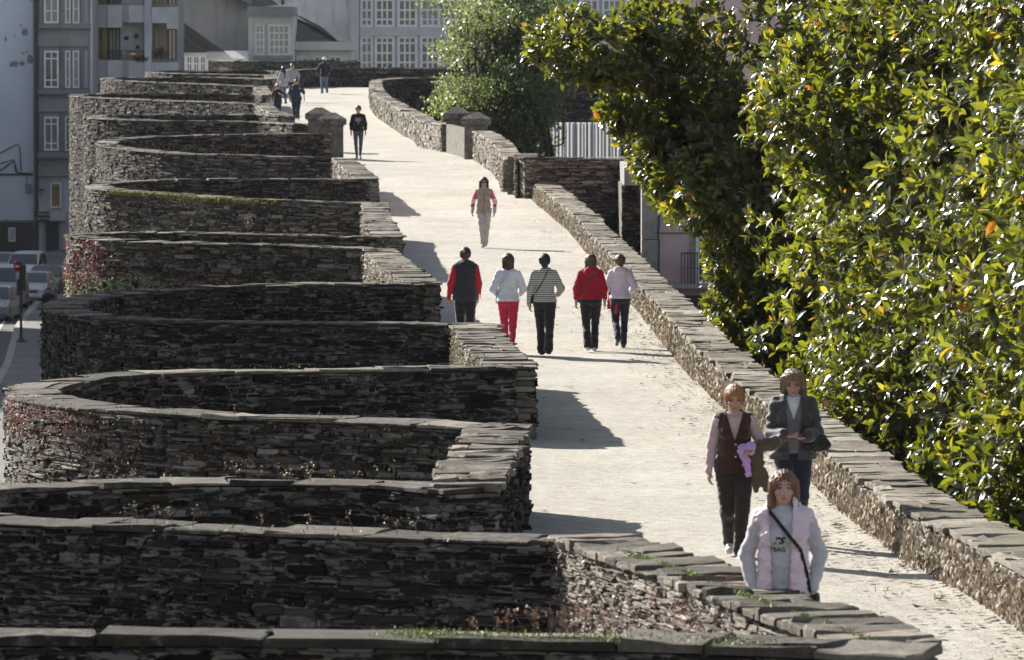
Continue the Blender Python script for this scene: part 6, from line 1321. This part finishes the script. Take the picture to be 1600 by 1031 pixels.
# 11-14 far group
P = person('heavy man in a dark navy polo shirt with pale shoulder stripes', 463, 238.5, 1.70, dict(near=0, seed=41, man=True, hair='crop', haircol=(.02, .015, .015), slim=1.3, belly=.03, sw=1.25, shoes=(.6, .6, .6),
    arms={'L': (-.08, .04, -.48, (-.5, -.9, 0)), 'R': (.14, .04, -.46, (.5, -.9, 0))}, legs={'L': (.0, -.1, .03), 'R': (.0, .14, .0)}, trousers=dict(mat=DN, g=.02),
    tops=[dict(name='polo_shirt', mat=cloth((.022, .026, .05), .85), g=.02, hem=.80, sleeve=.45, gs=.035)]))
for x0 in (-.19, .13): facefront(P, 'pale_stripe', 'polo_shirt', (x0, x0+.05, 1.27, 1.33), cloth((.35, .42, .55), .8))
P = person('short woman in a black top with ginger hair and sunglasses', 434, 236.5, 1.54, dict(near=0, seed=42, hair='short', haircol=(.35, .18, .07), glasses=True, slim=1.08,
    arms={'L': (-.12, .03, -.47, (-.5, -.9, 0)), 'R': (.0, .22, -.12, (.8, -.6, -.5))}, legs=still, trousers=dict(mat=BLK),
    tops=[dict(name='blouse', mat=cloth((.02, .014, .02), .85), g=.018, hem=.80, sleeve=.55, gs=.02)]))
bag(P, 'white_handbag', 'tiny white bag in the hand of the short woman in black', [C_((-.22, -.04, .80), (-.22, -.04, .74), .03, .035)], WHT, wr=0, h=.012)
P = person('tall man in a light grey t-shirt and black trousers', 457, 268, 1.79, dict(near=0, seed=43, man=True, hair='crop', haircol=(.16, .09, .05), slim=1.12, sw=1.15,
    arms={'L': (-.06, .04, -.48, (-.5, -.9, 0)), 'R': (.10, .04, -.46, (.5, -.8, 0))}, legs=still, trousers=dict(mat=BLK, g=.012),
    tops=[dict(name='tshirt', mat=cloth((.30, .29, .32), .85), g=.016, hem=.86, sleeve=.45, gs=.02)]))
P = person('woman with very long black hair in a grey top, back half turned', 443, 265, 1.72, dict(near=0, seed=44, away=True, turn=.7, hair='long', haircol=(.015, .01, .012), slim=1.0,
    arms={'L': (-.10, .1, -.44, (-.5, -.9, 0)), 'R': (.05, .25, -.30, (.5, -.8, 0))}, legs=still, trousers=dict(mat=JEAN),
    tops=[dict(name='blouse', mat=cloth((.36, .34, .36), .85), g=.02, hem=.78, gs=.02)]))
P = person('man in a white cap and black jacket standing at the far bend', 507, 284, 1.76, dict(near=0, seed=45, man=True, away=True, turn=.35, hair='crop', haircol=(.02, .02, .02), cap=(.75, .75, .78), slim=1.1, sw=1.12,
    arms={'L': (-.14, .06, -.44, (-.9, -.6, 0)), 'R': (.04, .06, -.46, (.5, -.8, 0))}, legs={'L': (.0, .12, 0), 'R': (.02, -.16, .02)}, trousers=dict(mat=JEAN),
    tops=[dict(name='jacket', mat=cloth((.014, .014, .016), .85), g=.024, hem=.78, gs=.025, hemw=.0)]))
P = person('pedestrian in black clothes on the pavement beside the parked cars', 75, 238, 1.72, dict(near=0, seed=46, man=True, hair='crop', haircol=(.03, .02, .02), slim=1.1, sw=1.12,
    arms={'L': hang(-1), 'R': hang(1)}, legs=still, trousers=dict(mat=BLK), tops=[dict(name='jacket', mat=cloth((.012, .012, .014), .85), g=.024, hem=.82, gs=.025)]), zbase=ZL+.13)
# ---------------------------------------------------------------- thin autumn haze over the whole place

me = bpy.data.meshes.new('haze'); Vh = [(x, y, z) for z in (ZL-1.2, 42) for (x, y) in ((-260, -40), (260, -40), (260, 520), (-260, 520))]
me.from_pydata(Vh, [], [(0, 3, 2, 1), (4, 5, 6, 7), (0, 1, 5, 4), (1, 2, 6, 5), (2, 3, 7, 6), (3, 0, 4, 7)]); ho = bpy.data.objects.new('haze', me); COL.objects.link(ho); ho['kind'] = 'stuff'; ho['label'] = 'thin pale haze in the air'
m = bpy.data.materials.new('haze'); m.use_nodes = True; m.node_tree.nodes.clear(); ou = m.node_tree.nodes.new('ShaderNodeOutputMaterial'); pv_ = m.node_tree.nodes.new('ShaderNodeVolumePrincipled')
pv_.inputs['Color'].default_value = (.92, .94, 1, 1); pv_.inputs['Density'].default_value = .00004; pv_.inputs['Anisotropy'].default_value = .0; m.node_tree.links.new(pv_.outputs[0], ou.inputs['Volume']); me.materials.append(m)
